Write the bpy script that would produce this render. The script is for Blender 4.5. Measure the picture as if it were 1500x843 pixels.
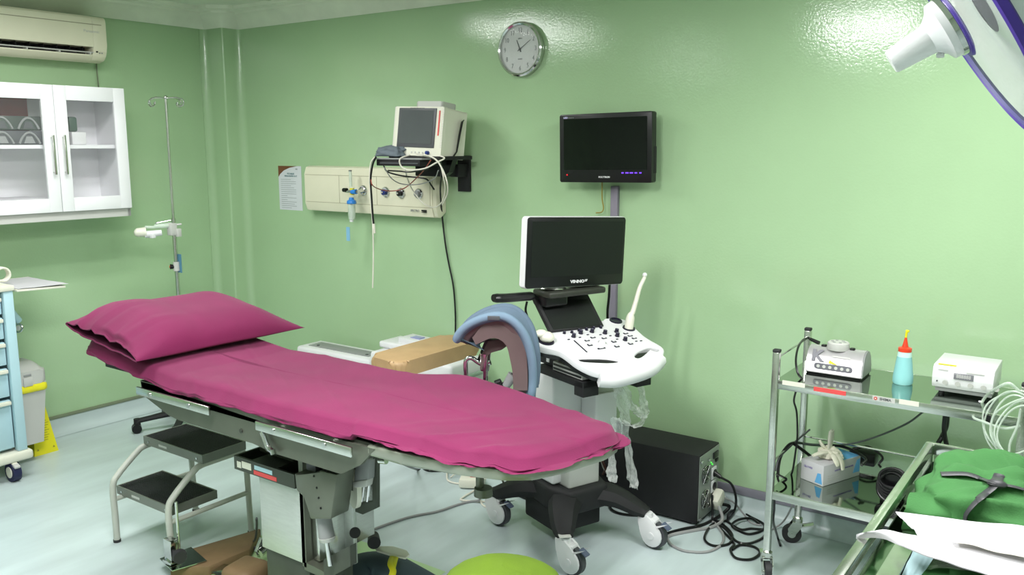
import bpy, bmesh, math, random
from mathutils import Vector, Matrix, noise, Quaternion

for _o in list(bpy.data.objects): bpy.data.objects.remove(_o)
random.seed(7)
SC = bpy.context.scene
COL = SC.collection

# ------------------------------------------------------------------ camera
FPX, YAW, PITCH, ROLL = 1269.48, .6189, .163, -.0005      # focal length in pixels of a 1500 px wide frame
CAM = Vector((5.2337, -3.8862, 1.76))
_cy, _sy, _cp, _sp = math.cos(YAW), math.sin(YAW), math.cos(PITCH), math.sin(PITCH)
CF = Vector((-_sy*_cp, _cy*_cp, -_sp)); _r = Vector((_cy, _sy, 0)); _u = _r.cross(CF)
CR = _r*math.cos(ROLL) + _u*math.sin(ROLL); CU = -_r*math.sin(ROLL) + _u*math.cos(ROLL)
cd = bpy.data.cameras.new('camera'); cam = bpy.data.objects.new('camera', cd); COL.objects.link(cam)
cd.sensor_width = 36; cd.lens = FPX/1500*36; cd.clip_start = .05; cd.clip_end = 50
cam.matrix_world = Matrix(((CR.x, CU.x, -CF.x, CAM.x), (CR.y, CU.y, -CF.y, CAM.y), (CR.z, CU.z, -CF.z, CAM.z), (0, 0, 0, 1)))
SC.camera = cam

# ------------------------------------------------------------------ world, lights, exposure
w = bpy.data.worlds.new('world'); SC.world = w; w.use_nodes = True
w.node_tree.nodes['Background'].inputs[0].default_value = (.8, .9, .85, 1)
w.node_tree.nodes['Background'].inputs[1].default_value = .05
SC.view_settings.view_transform = 'Standard'; SC.view_settings.look = 'None'
SC.view_settings.exposure = 0.5; SC.view_settings.gamma = 1
LAMPS = [((1.45, -1.75), (.6, 1.2), 23), ((3.6, -3.0), (.6, 1.2), 68), ((5.0, -1.35), (.6, 1.2), 31), ((1.6, -4.3), (.6, 1.2), 5)]
CEIL = 2.66
for (lx, ly), (sx, sy), en in LAMPS:
    for s_ in (-1, 1):
        ld = bpy.data.lights.new('fluorescent_light', 'AREA'); ld.shape = 'RECTANGLE'; ld.size = .13; ld.size_y = sy-.06
        ld.energy = en/2; ld.color = (1.0, .975, .985); ld.spread = math.radians(175)
        lo = bpy.data.objects.new('fluorescent_light', ld); COL.objects.link(lo); lo.location = (lx+s_*.17, ly, CEIL-.045)

# ------------------------------------------------------------------ pixel helpers (target frame 1500 x 843)
def ray(x, y): return (CF*FPX + CR*(x-750) - CU*(y-421.5)).normalized()
def pz(x, y, z): d = ray(x, y); return CAM + d*((z-CAM.z)/d.z)
def py(x, y, Y): d = ray(x, y); return CAM + d*((Y-CAM.y)/d.y)
def px_(x, y, X): d = ray(x, y); return CAM + d*((X-CAM.x)/d.x)
def pn(x, y, p, n): d = ray(x, y); p = Vector(p); n = Vector(n); return CAM + d*((p-CAM).dot(n)/d.dot(n))

# ------------------------------------------------------------------ materials
def srgb(r, g, b):
    f = lambda c: (c/255/12.92) if c/255 <= .04045 else ((c/255+.055)/1.055)**2.4
    return (f(r), f(g), f(b), 1)
MATS = {}
def mat(name, col, rough=.5, metal=0, var=.06, vscale=6, bump=0, bscale=80, spec=.5, coat=0, trans=0, emit=0, alpha=1, stretch=None, sheen=0, ior=1.45):
    if name in MATS: return MATS[name]
    m = bpy.data.materials.new(name); m.use_nodes = True; nt = m.node_tree; N = nt.nodes; L = nt.links
    b = N['Principled BSDF']; c = srgb(*col)
    tc = N.new('ShaderNodeTexCoord'); mp = N.new('ShaderNodeMapping'); L.new(tc.outputs['Object'], mp.inputs[0])
    if stretch: mp.inputs['Scale'].default_value = stretch
    nz = N.new('ShaderNodeTexNoise'); nz.inputs['Scale'].default_value = vscale; nz.inputs['Detail'].default_value = 4
    L.new(mp.outputs[0], nz.inputs['Vector'])
    rp = N.new('ShaderNodeValToRGB'); L.new(nz.outputs['Fac'], rp.inputs[0])
    rp.color_ramp.elements[0].position = .3; rp.color_ramp.elements[1].position = .7
    lo = [max(0, v*(1-var)) for v in c[:3]]; hi = [min(1, v*(1+var)) for v in c[:3]]
    rp.color_ramp.elements[0].color = (*lo, 1); rp.color_ramp.elements[1].color = (*hi, 1)
    L.new(rp.outputs[0], b.inputs['Base Color'])
    b.inputs['Roughness'].default_value = rough; b.inputs['Metallic'].default_value = metal
    b.inputs['Specular IOR Level'].default_value = spec; b.inputs['IOR'].default_value = ior
    b.inputs['Coat Weight'].default_value = coat; b.inputs['Coat Roughness'].default_value = .1
    b.inputs['Transmission Weight'].default_value = trans; b.inputs['Alpha'].default_value = alpha
    if sheen: b.inputs['Sheen Weight'].default_value = sheen
    if emit: b.inputs['Emission Color'].default_value = c; b.inputs['Emission Strength'].default_value = emit
    if bump:
        n2 = N.new('ShaderNodeTexNoise'); n2.inputs['Scale'].default_value = bscale; n2.inputs['Detail'].default_value = 3
        L.new(mp.outputs[0], n2.inputs['Vector']); bp = N.new('ShaderNodeBump'); bp.inputs['Strength'].default_value = bump; bp.inputs['Distance'].default_value = .01
        L.new(n2.outputs['Fac'], bp.inputs['Height']); L.new(bp.outputs[0], b.inputs['Normal'])
    MATS[name] = m; return m

M_WALL = mat('green_gloss_wall_paint', (166, 196, 155), .11, 0, .03, 2, bump=.06, bscale=95, spec=.9)
M_WALL2 = mat('pale_wall_paint', (182, 194, 178), .4, 0, .03, 2)
M_CEIL = mat('ceiling_paint', (214, 222, 204), .6)
M_CORN = mat('cornice_plaster', (220, 226, 208), .5)
M_FLOOR = mat('aqua_vinyl_floor', (188, 202, 203), .3, 0, .12, 7, bump=.02, bscale=60, stretch=(1.0, .22, 1))
M_TRIM = mat('grey_trim', (130, 128, 140), .5)
M_TRIMG = mat('olive_grey_trim', (118, 128, 104), .5)
M_WHITE = mat('white_plastic', (222, 222, 224), .35, var=.02)
M_WLAM = mat('white_laminate', (235, 235, 238), .3, var=.02)
M_OFFW = mat('offwhite_plastic', (222, 221, 206), .4, var=.03)
M_CREAM = mat('cream_plastic', (220, 217, 194), .42, var=.03)
M_BLACK = mat('black_plastic', (16, 16, 18), .3, var=.1)
M_BLACKM = mat('black_matt_plastic', (26, 26, 28), .65, var=.12, bump=.05, bscale=300)
M_SCREEN = mat('dark_screen', (10, 12, 12), .12, var=.05)
M_SCREENM = mat('matt_dark_screen', (12, 15, 15), .35, var=.05)
M_GREYSCR = mat('grey_screen', (84, 88, 90), .18, var=.05)
M_STEEL = mat('brushed_stainless_steel', (204, 206, 200), .22, 1, .06, 30, bump=.02, bscale=200, stretch=(1, 1, 8))
M_STEELP = mat('polished_stainless_sheet', (172, 182, 172), .07, 1, .04, 4)
M_CHROME = mat('chrome', (205, 205, 205), .12, 1, .03)
M_BEDMET = mat('grey_green_bed_metal', (104, 108, 96), .38, .55, .06, 10)
M_BEDLT = mat('light_bed_metal', (150, 154, 142), .35, .5, .06, 10)
M_BEDDARK = mat('dark_bed_metal', (74, 78, 70), .45, .4, .08, 10)
M_BRUSHW = mat('brushed_white_panel', (196, 200, 196), .4, .5, .05, 20, stretch=(1, 1, 6))
M_MAG = mat('magenta_cotton', (112, 20, 70), .85, 0, .10, 5, bump=.10, bscale=260, sheen=.08)
M_MAGD = mat('shaded_magenta_cotton', (80, 16, 50), .9, 0, .10, 5, bump=.1, bscale=260)  # same cotton, darkened for the shade inside the pillowcase
M_RUB = mat('black_ribbed_rubber', (26, 28, 30), .6, 0, .15, 10, bump=.4, bscale=120, stretch=(1, 12, 1))
M_STOOLF = mat('stool_frame_metal', (120, 124, 116), .35, .3, .05, 10)
M_GREYP = mat('grey_painted_tube', (182, 186, 176), .4, var=.04)
M_TYRE = mat('grey_rubber_tyre', (70, 72, 76), .6, var=.1)
M_DTYRE = mat('dark_rubber_tyre', (40, 40, 42), .6, var=.1)
M_NAVY = mat('navy_rubber', (30, 34, 72), .5, var=.1)
M_LBLUE = mat('light_blue_steel', (176, 208, 218), .4, var=.03)
M_LGREY = mat('light_grey_plastic', (192, 192, 188), .45, var=.03)
M_MGREY = mat('mid_grey_plastic', (140, 142, 142), .45, var=.05)
M_DGREY = mat('dark_grey_plastic', (78, 80, 84), .5, var=.08)
M_YEL = mat('yellow_plastic', (222, 214, 30), .5, var=.05)
M_YELB = mat('yellow_bag_film', (232, 222, 40), .4, var=.08, bump=.3, bscale=40)
M_RED = mat('red_plastic', (206, 44, 40), .4)
M_REDP = mat('red_label', (220, 78, 78), .5)
M_BLUE = mat('blue_plastic', (46, 128, 208), .35)
M_DBLUE = mat('deep_blue_plastic', (34, 52, 120), .35)
M_PURP = mat('purple_rubber', (74, 52, 150), .45)
M_TAN = mat('tan_vinyl', (176, 146, 106), .5, 0, .08, 10, bump=.06, bscale=60)
M_BROWN = mat('brown_vinyl', (120, 98, 70), .6, 0, .12, 10, bump=.06, bscale=60)
M_PAD = mat('blue_grey_padding', (92, 110, 128), .75, 0, .08, 8, bump=.08, bscale=90)
M_PADD = mat('dark_blue_grey_padding', (70, 84, 96), .7, 0, .10, 8, bump=.08, bscale=90)
M_SHELL = mat('brown_grey_shell', (100, 84, 84), .5, 0, .08, 8)
M_GREENC = mat('green_surgical_cloth', (60, 112, 60), .9, 0, .10, 8, bump=.12, bscale=220)
M_LIME = mat('lime_green_cloth', (84, 110, 8), .8, 0, .10, 8, bump=.1, bscale=200)
M_MINT = mat('pale_green_layer', (182, 212, 160), .6, 0, .04, 8)
M_PAPER = mat('white_paper', (198, 197, 201), .7, 0, .03, 8)
M_PAPERG = mat('printed_grey', (120, 124, 126), .7)
M_LATEX = mat('cream_latex', (236, 232, 214), .6, 0, .04, 20)
M_CABLEW = mat('white_cable', (222, 218, 206), .5)
M_CABLEG = mat('grey_cable', (150, 150, 150), .5)
M_GLASS = mat('clear_glass', (240, 248, 246), .03, 0, 0, trans=1, ior=1.45)
def film(name, col, a, rough=.2):
    if name in MATS: return MATS[name]
    m = bpy.data.materials.new(name); m.use_nodes = True; nt = m.node_tree; N = nt.nodes; L = nt.links
    b = N['Principled BSDF']; b.inputs['Roughness'].default_value = rough; b.inputs['Base Color'].default_value = srgb(*col)
    nz = N.new('ShaderNodeTexNoise'); nz.inputs['Scale'].default_value = 45; mr = N.new('ShaderNodeMapRange')
    mr.inputs['To Min'].default_value = a*.5; mr.inputs['To Max'].default_value = min(1, a*1.5)
    L.new(nz.outputs['Fac'], mr.inputs['Value']); L.new(mr.outputs[0], b.inputs['Alpha']); MATS[name] = m; return m
M_PANE = film('cabinet_glass', (235, 240, 240), .04, .04)
M_FILM = film('clear_plastic_film', (236, 240, 236), .42, .2)
M_TUBE = film('clear_tubing', (214, 228, 214), .55, .15)
M_COVER = film('clear_lamp_cover', (236, 240, 244), .16, .05)
M_AQUA = mat('aqua_gel', (150, 212, 214), .25, 0, .03, 6, trans=.1)

# ------------------------------------------------------------------ mesh builder
class MB:
    def __init__(s, M=None): s.v = []; s.f = []; s.M = M
    def add(s, vs, fs, M=None):
        k = len(s.v)
        for p in vs:
            p = Vector(p)
            if M is not None: p = M @ p
            if s.M is not None: p = s.M @ p
            s.v.append(p)
        s.f += [tuple(i+k for i in f) for f in fs]; return s
    def bm(s, bm, M=None):
        bm.verts.index_update(); s.add([v.co.copy() for v in bm.verts], [[v.index for v in f.verts] for f in bm.faces], M); bm.free(); return s
    def box(s, c, d, b=0, R=None, M=None, seg=2):
        bm = bmesh.new(); bmesh.ops.create_cube(bm, size=1)
        for v in bm.verts: v.co = Vector((v.co.x*d[0], v.co.y*d[1], v.co.z*d[2]))
        if b: bmesh.ops.bevel(bm, geom=bm.edges[:], offset=min(b, min(d)*.49), segments=seg, affect='EDGES', profile=.5)
        T = Matrix.Translation(c)
        if R is not None: T = T @ R.to_4x4()
        if M is not None: T = M @ T
        return s.bm(bm, T)
    def box2(s, a, b_, b=0, M=None, seg=2):
        return s.box([(a[i]+b_[i])/2 for i in range(3)], [abs(b_[i]-a[i]) for i in range(3)], b, None, M, seg)
    def cyl(s, p0, p1, r0, r1=None, n=16, caps=True):
        p0 = Vector(p0); p1 = Vector(p1); r1 = r0 if r1 is None else r1
        d = (p1-p0).normalized(); q = d.to_track_quat('Z', 'Y'); a = q @ Vector((1, 0, 0)); b = q @ Vector((0, 1, 0))
        vs = []; 
        for p, r in ((p0, r0), (p1, r1)):
            vs += [p + (a*math.cos(2*math.pi*i/n) + b*math.sin(2*math.pi*i/n))*r for i in range(n)]
        fs = [(i, (i+1) % n, n+(i+1) % n, n+i) for i in range(n)]
        if caps: fs += [tuple(range(n-1, -1, -1)), tuple(range(n, 2*n))]
        return s.add(vs, fs)
    def lathe(s, prof, M, n=32, close=True):
        vs = []; fs = []
        for r, z in prof: vs += [(r*math.cos(2*math.pi*i/n), r*math.sin(2*math.pi*i/n), z) for i in range(n)]
        for k in range(len(prof)-1):
            for i in range(n): fs.append((k*n+i, k*n+(i+1) % n, (k+1)*n+(i+1) % n, (k+1)*n+i))
        if close: fs += [tuple(range(n-1, -1, -1)), tuple((len(prof)-1)*n+i for i in range(n))]
        return s.add(vs, fs, M)
    def tube(s, pts, r, n=8, caps=True, flat=1):
        pts = [Vector(p) for p in pts]; R = r if isinstance(r, (list, tuple)) else [r]*len(pts)
        up = None; vs = []
        for i, p in enumerate(pts):
            t = (pts[min(i+1, len(pts)-1)] - pts[max(i-1, 0)])
            if t.length < 1e-9: t = Vector((0, 0, 1))
            t.normalize()
            if up is None: up = Vector((0, 0, 1)) if abs(t.z) < .9 else Vector((1, 0, 0))
            a = t.cross(up); 
            if a.length < 1e-4: a = t.cross(Vector((1, .3, .2)))
            a.normalize(); up = a.cross(t).normalized()
            vs += [p + (a*math.cos(2*math.pi*k/n) + up*math.sin(2*math.pi*k/n)*flat)*R[i] for k in range(n)]
        fs = []
        for i in range(len(pts)-1):
            for k in range(n): fs.append((i*n+k, i*n+(k+1) % n, (i+1)*n+(k+1) % n, (i+1)*n+k))
        if caps: fs += [tuple(range(n-1, -1, -1)), tuple((len(pts)-1)*n+k for k in range(n))]
        return s.add(vs, fs)
    def prism(s, poly, z0, z1, M=None, b=0, seg=2):
        bm = bmesh.new(); lo = [bm.verts.new((p[0], p[1], z0)) for p in poly]; hi = [bm.verts.new((p[0], p[1], z1)) for p in poly]; n = len(poly)
        area = sum(poly[i][0]*poly[(i+1) % n][1]-poly[(i+1) % n][0]*poly[i][1] for i in range(n))
        if area < 0: lo.reverse(); hi.reverse()
        if z1 < z0: lo, hi = hi, lo
        bm.faces.new(lo[::-1]); top = bm.faces.new(hi)
        for i in range(n): bm.faces.new((lo[i], lo[(i+1) % n], hi[(i+1) % n], hi[i]))
        if b: bmesh.ops.bevel(bm, geom=[e for e in bm.edges], offset=b, segments=seg, affect='EDGES', profile=.5)
        return s.bm(bm, M)
    def sphere(s, c, r, n=16, sc=(1, 1, 1)):
        bm = bmesh.new(); bmesh.ops.create_uvsphere(bm, u_segments=n, v_segments=max(6, n//2), radius=1)
        return s.bm(bm, Matrix.Translation(c) @ Matrix.Diagonal((r*sc[0], r*sc[1], r*sc[2], 1)))
    def grid(s, P, loop_u=False, loop_v=False):
        nu = len(P); nv = len(P[0]); vs = [p for row in P for p in row]; fs = []
        for i in range(nu if loop_u else nu-1):
            for j in range(nv if loop_v else nv-1):
                i2 = (i+1) % nu; j2 = (j+1) % nv; fs.append((i*nv+j, i2*nv+j, i2*nv+j2, i*nv+j2))
        return s.add(vs, fs)

def wm(o):
    M = Matrix.Identity(4)
    while o is not None: M = o.matrix_basis @ M; o = o.parent
    return M
def obj(name, mb, m, parent=None, label=None, cat=None, group=None, kind=None, smooth=35, stuff=False):
    vs = mb.v; o = bpy.data.objects.new(name, bpy.data.meshes.new(name))
    if parent is None:
        xs = [v.x for v in vs]; ys = [v.y for v in vs]; zs = [v.z for v in vs]
        o.location = ((min(xs)+max(xs))/2, (min(ys)+max(ys))/2, min(zs)); I = Matrix.Translation(-o.location)
    else: o.parent = parent; I = wm(parent).inverted()
    me = o.data; me.from_pydata([I @ v for v in vs], [], mb.f)
    bm = bmesh.new(); bm.from_mesh(me); bmesh.ops.recalc_face_normals(bm, faces=bm.faces); bm.to_mesh(me); bm.free()
    me.polygons.foreach_set('use_smooth', [True]*len(me.polygons)); me.set_sharp_from_angle(angle=math.radians(smooth))
    me.materials.append(m); COL.objects.link(o)
    if label: o['label'] = label
    if cat: o['category'] = cat
    if group: o['group'] = group
    if kind: o['kind'] = kind
    if stuff: o['kind'] = 'stuff'
    return o
def thing(name, label, cat, loc=(0, 0, 0), rz=0, group=None):
    o = bpy.data.objects.new(name, None); COL.objects.link(o); o.empty_display_size = .05
    o.location = loc; o.rotation_euler = (0, 0, rz); o['label'] = label; o['category'] = cat
    if group: o['group'] = group
    return o
def dup(root, loc, rz=None, label=None):
    r = root.copy(); COL.objects.link(r); r.location = loc
    if rz is not None: r.rotation_euler = (0, 0, rz)
    if label: r['label'] = label
    for ch in list(root.children):
        c = ch.copy(); COL.objects.link(c); c.parent = r
        for g in list(ch.children): d = g.copy(); COL.objects.link(d); d.parent = c
    return r
def cr(pts, k=8):
    P = [Vector(p) for p in pts]; P = [P[0]*2-P[1]] + P + [P[-1]*2-P[-2]]; out = []
    for i in range(1, len(P)-2):
        a, b, c, d = P[i-1:i+3]
        for j in range(k):
            t = j/k; out.append(.5*((2*b)+(c-a)*t+(2*a-5*b+4*c-d)*t*t+(3*b-a-3*c+d)*t**3))
    out.append(P[-2]); return out
def frame(o, x, y):
    x = Vector(x).normalized(); y = Vector(y); z = x.cross(y).normalized(); y = z.cross(x)
    o = Vector(o); return Matrix(((x.x, y.x, z.x, o.x), (x.y, y.y, z.y, o.y), (x.z, y.z, z.z, o.z), (0, 0, 0, 1)))
def text(name, s, size, M, m, parent, ext=.0006, align='CENTER', bold=0, sx=1):
    cu = bpy.data.curves.new('t', 'FONT'); cu.body = s; cu.size = size; cu.extrude = ext; cu.align_x = align; cu.align_y = 'CENTER'; cu.resolution_u = 2; cu.offset = bold
    t = bpy.data.objects.new('t', cu); me = bpy.data.meshes.new_from_object(t)
    mb = MB(); mb.add([Vector((v.co.x*sx, v.co.y, v.co.z)) for v in me.vertices], [tuple(p.vertices) for p in me.polygons], M)
    bpy.data.objects.remove(t); bpy.data.curves.remove(cu); bpy.data.meshes.remove(me)
    return obj(name, mb, m, parent)
def cable(name, pts, r, m, label, k=8, group=None, parent=None, n=8):
    mb = MB(); mb.tube(cr(pts, k), r, n=n); return obj(name, mb, m, parent, label if parent is None else None, 'cable' if parent is None else None, group)
def rrect(w, h, r, n=5, cx=0, cy=0):
    out = []
    for sx, sy, a0 in ((1, 1, 0), (-1, 1, 90), (-1, -1, 180), (1, -1, 270)):
        for i in range(n+1):
            a = math.radians(a0+90*i/n); out.append((cx+sx*(w/2-r)+r*math.cos(a), cy+sy*(h/2-r)+r*math.sin(a)))
    return out
FB = lambda x, z, y=0: frame((x, y, z), (1, 0, 0), (0, 0, 1))          # frame on the rear wall, local z out of the wall
# ================================================================== the room
AL = -.01594                                                            # the left wall is a touch out of square
RL = Matrix.Rotation(AL, 4, 'Z')
LD = (RL @ Vector((0, 1, 0))).normalized(); LN = (RL @ Vector((1, 0, 0))).normalized()
def onl(x, y, off=0): d = ray(x, y); return CAM + d*((off-CAM.dot(LN))/d.dot(LN))
def sl(x, y, off=0): p = RL.inverted() @ onl(x, y, off); return p     # (off, s along wall, z)
RX, RY = 6.7, -5.6
b = MB(); b.box2((-.3, RY-.2, -.1), (RX+.2, .2, 0)); obj('floor', b, M_FLOOR, kind='structure')
b = MB(); b.box2((-.3, RY-.2, CEIL), (RX+.2, .2, CEIL+.1)); ceil = obj('ceiling', b, M_CEIL, kind='structure')
b = MB(); b.box2((-.3, 0, 0), (RX+.2, .15, CEIL)); obj('wall_back', b, M_WALL, kind='structure')
b = MB(RL); b.box2((-.15, RY-.3, 0), (0, .15, CEIL)); obj('wall_left', b, M_WALL, kind='structure')
b = MB(); b.box2((RX, RY, 0), (RX+.15, 0, CEIL)); obj('wall_right', b, M_WALL2, kind='structure')
b = MB(); b.box2((-.2, RY-.15, 0), (RX, RY, CEIL)); obj('wall_front', b, M_WALL2, kind='structure')
# boxed pillar in the corner with rounded arrises and coved inner corners
pw, pd = .185, .135
def arc(cx, cy, r, a0, a1, n=8): return [(cx+r*math.cos(math.radians(a0+(a1-a0)*i/n)), cy+r*math.sin(math.radians(a0+(a1-a0)*i/n))) for i in range(n+1)]
cv = .045
prof = [(-.05, -pd-cv)] + [(0.0005, -pd-cv)] + arc(cv, -pd-cv, cv, 180, 90) + arc(pw-.012, -pd+.012, .012, -90, 0) + arc(pw+cv, -cv, cv, 180, 90) + [(pw+cv, .05), (-.05, .05)]
b = MB(); b.prism(prof, 0, CEIL); obj('wall_pillar', b, M_WALL, kind='structure', smooth=50)
# cornice with a stepped profile, running along left wall, round the pillar, along the back wall
path = [(0.0-.0, RY+.05), (0.0, -pd-.02), (.02, -pd), (pw-.01, -pd), (pw, -pd+.01), (pw, -.02), (pw+.02, 0), (RX, 0)]
cprof = [(0, 2.535), (.012, 2.533), (.03, 2.55), (.05, 2.585), (.085, 2.612), (.10, 2.618), (.105, 2.63), (.15, 2.638), (.155, CEIL)]
pts = [Vector((p[0], p[1], 0)) for p in path]; pts[0] = LD*RY
rows = []
for i, p in enumerate(pts):
    n1 = None
    ds = []
    if i > 0: ds.append((pts[i]-pts[i-1]).normalized())
    if i < len(pts)-1: ds.append((pts[i+1]-pts[i]).normalized())
    t = sum(ds, Vector()).normalized(); nn = Vector((t.y, -t.x, 0)); c = nn.dot(Vector((ds[0].y, -ds[0].x, 0)))
    rows.append([p + nn*(o/c) + Vector((0, 0, z)) for o, z in cprof])
b = MB(); b.grid(rows); obj('trim_1', b, M_CORN, kind='structure', smooth=40)
# ceiling battens (slightly raised panel joints) near the corner
b = MB()
for k in range(5): b.box2((-.2, -.62-k*.6, CEIL-.006), (RX, -.6-k*.6, CEIL+.001))
for k in range(6): b.box2((.7+k*1.2, RY, CEIL-.006), (.72+k*1.2, 0, CEIL+.001))
obj('trim_2', b, M_CEIL, kind='structure')
# coved vinyl skirting and its capping strips
def cove(P, D, N, ln, m, name):
    pr = [(0, .10), (.004, .10), (.006, .05), (.016, .022), (.036, .006), (.06, .0015)]
    b = MB(); b.grid([[Vector(P)+Vector(D)*t+Vector(N)*o+Vector((0, 0, z)) for o, z in pr] for t in (0, ln)]); return obj(name, b, m, kind='structure', smooth=60)
cove((0, 0, 0), (1, 0, 0), (0, -1, 0), RX, M_FLOOR, 'baseboard_back'); cove((0, 0, 0), -LD, LN, 5.6, M_FLOOR, 'baseboard_left')
b = MB(); b.box2((pw, -.012, .088), (RX, .0, .13), .003); obj('trim_3', b, M_TRIM, kind='structure')
b = MB(RL); b.box2((0, -5.6, .102), (.01, -pd, .122), .003); obj('trim_4', b, M_TRIMG, kind='structure')
b = MB(); b.box2((0, -pd-.01, .102), (pw+.008, -pd, .122)); b.box2((pw, -pd, .102), (pw+.008, 0, .122)); obj('trim_5', b, M_TRIMG, kind='structure')

# ceiling lamps (outside the frame, they light the room)
for i, ((lx, ly), (sx, sy), en) in enumerate(LAMPS):
    t = thing('ceiling_light', ['louvred fluorescent ceiling light nearest the corner pillar', 'louvred fluorescent ceiling light above the foot of the bed, towards the viewer', 'louvred fluorescent ceiling light over the instrument trolleys', 'louvred fluorescent ceiling light farthest from the clock wall'][i], 'ceiling light', (lx, ly, CEIL), 0, 'ceiling lights')
    b = MB(Matrix.Translation((lx, ly, CEIL)))
    for s in (-1, 1): b.box((s*sx/2, 0, -.02), (.03, sy+.03, .04)); b.box((0, s*sy/2, -.02), (sx, .03, .04))
    obj('frame', b, M_WHITE, t)
    b = MB(Matrix.Translation((lx, ly, CEIL))); b.box((0, 0, -.015), (sx-.03, sy-.03, .01)); obj('diffuser', b, mat('lit_diffuser', (235, 245, 238), .5, emit=3), t)

# ================================================================== things on the rear wall
# clock
cx = (py(729, 72, -.03)+py(795, 75, -.03))/2; cz = (py(762, 33, -.03).z+py(762, 111, -.03).z)/2
cxx = cx.x; cr_ = .142
t = thing('wall_clock', 'round silver-rimmed wall clock with a pale grey dial, high on the green wall', 'clock', (cxx, 0, cz))
F = FB(cxx, cz)
b = MB(); b.lathe([(cr_-.03, 0), (cr_-.005, .004), (cr_, .02), (cr_-.002, .034), (cr_-.01, .042), (cr_-.018, .038), (cr_-.02, .028)], F, 64, close=False); obj('rim', b, M_CHROME, t)
b = MB(); b.lathe([(0.001, .022), (cr_-.019, .022), (cr_-.019, .027), (.001, .027)], F, 64); obj('dial', b, mat('dial_grey', (196, 198, 198), .4), t)
for h in range(1, 13):
    a = math.radians(90-30*h); text('numeral', str(h), .034, F @ Matrix.Translation((math.cos(a)*.098, math.sin(a)*.098, .0275)), M_PAPERG, t, sx=.8)
def hand(name, ang, ln, wd, z):
    a = math.radians(90-ang); d = Vector((math.cos(a), math.sin(a), 0)); q = Vector((-d.y, d.x, 0)); b = MB(F); P = [d*-.015+q*wd, d*-.015-q*wd, d*ln-q*wd*.4, d*ln+q*wd*.4]
    b.prism([(p.x, p.y) for p in P], z, z+.0015); obj(name, b, M_DGREY, t)
hand('hour_hand', 337, .052, .0035, .029); hand('minute_hand', 57, .082, .0022, .031)
b = MB(); b.lathe([(.001, .028), (.006, .028), (.005, .035), (.001, .035)], F, 16); obj('hub', b, M_DGREY, t)
text('printed_mark', 'QUARTZ', .007, F @ Matrix.Translation((0, -.05, .0275)), M_PAPERG, t); text('printed_mark', 'SEIKO', .010, F @ Matrix.Translation((0, .055, .0275)), M_PAPERG, t)
b = MB(); b.lathe([(.001, .036), (cr_-.021, .036), (cr_-.021, .038), (.001, .038)], F, 48); obj('glass', b, M_PANE, t)

# television
A, B_, Cc, D_ = py(816.8, 168.8, -.12), py(952.6, 162.8, -.12), py(957.3, 267.9, -.12), py(823.4, 267, -.12)
o = (A+B_+Cc+D_)/4; tw = ((B_-A).length+(Cc-D_).length)/2; th = ((A-D_).length+(B_-Cc).length)/2
F = frame(o, (B_-A)+(Cc-D_), (A-D_)+(B_-Cc)); M4 = F
t = thing('television', 'glossy black flat television mounted on the wall, screen off', 'television', (o.x, 0, o.z-th/2))
b = MB(F); b.prism(rrect(tw, th, .008), -.045, 0, b=.003); obj('casing', b, M_BLACK, t)
b = MB(F); b.box((0, .02, .001), (tw-.05, th-.085, .003)); obj('screen', b, M_SCREEN, t)
b = MB(F); b.box((.0, .0, -.06), (tw*.62, th*.7, .05), .01); obj('rear_housing', b, M_BLACKM, t)
b = MB(F); b.box((tw/2-.008, -.06, -.035), (.02, .13, .03), .004); obj('side_control_strip', b, M_BLACKM, t)
text('maker_name', 'POLYTRON', .012, F @ Matrix.Translation((0, -th/2+.026, .001)), M_WHITE, t, bold=.0003)
text('maker_mark', 'LED', .011, F @ Matrix.Translation((-tw/2+.036, th/2-.016, .001)), mat('pale_lilac_print', (205, 200, 240), .4), t, bold=.0005, sx=1.3); text('maker_mark', 'MONITOR', .007, F @ Matrix.Translation((-tw/2+.068, th/2-.017, .001)), M_MGREY, t)
b = MB(F); 
for k, wd in enumerate((.012, .018, .018, .014, .012)): b.box((tw/2-.155+k*.024, -th/2+.047, .0015), (wd, .006, .002), .0008)
obj('touch_icon_row', b, mat('violet_touch_icons', (110, 60, 235), .4, emit=.8), t)
b = MB(F); b.sphere((-tw/2+.043, -th/2+.037, .001), .004, 8); obj('standby_light', b, mat('red_led', (200, 30, 40), .4, emit=1), t)
b = MB(F); b.cyl((0, 0, -.12), (0, 0, -.08), .05); b.box((0, 0, -.112), (.16, .16, .012)); obj('wall_bracket', b, M_BLACKM, t)
# cable trunking below it
b = MB(); p0 = py(903, 272, 0); b.box2((p0.x-.02, -.024, .13), (p0.x+.02, 0, p0.z-.002), .002); obj('cable_trunking', b, mat('grey_trunking', (128, 122, 136), .5), None, 'narrow grey cable trunking running down the wall beneath the television', 'trunking')
cable('hanging_lead', [py(882, 262, -.06), py(882, 290, -.04), py(884, 305, -.03), py(881, 311, -.03), py(873, 312, -.03)], .0035, mat('brass_yellow_lead', (150, 140, 70), .5), 'short yellowish lead with a bare plug dangling below the television')

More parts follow.
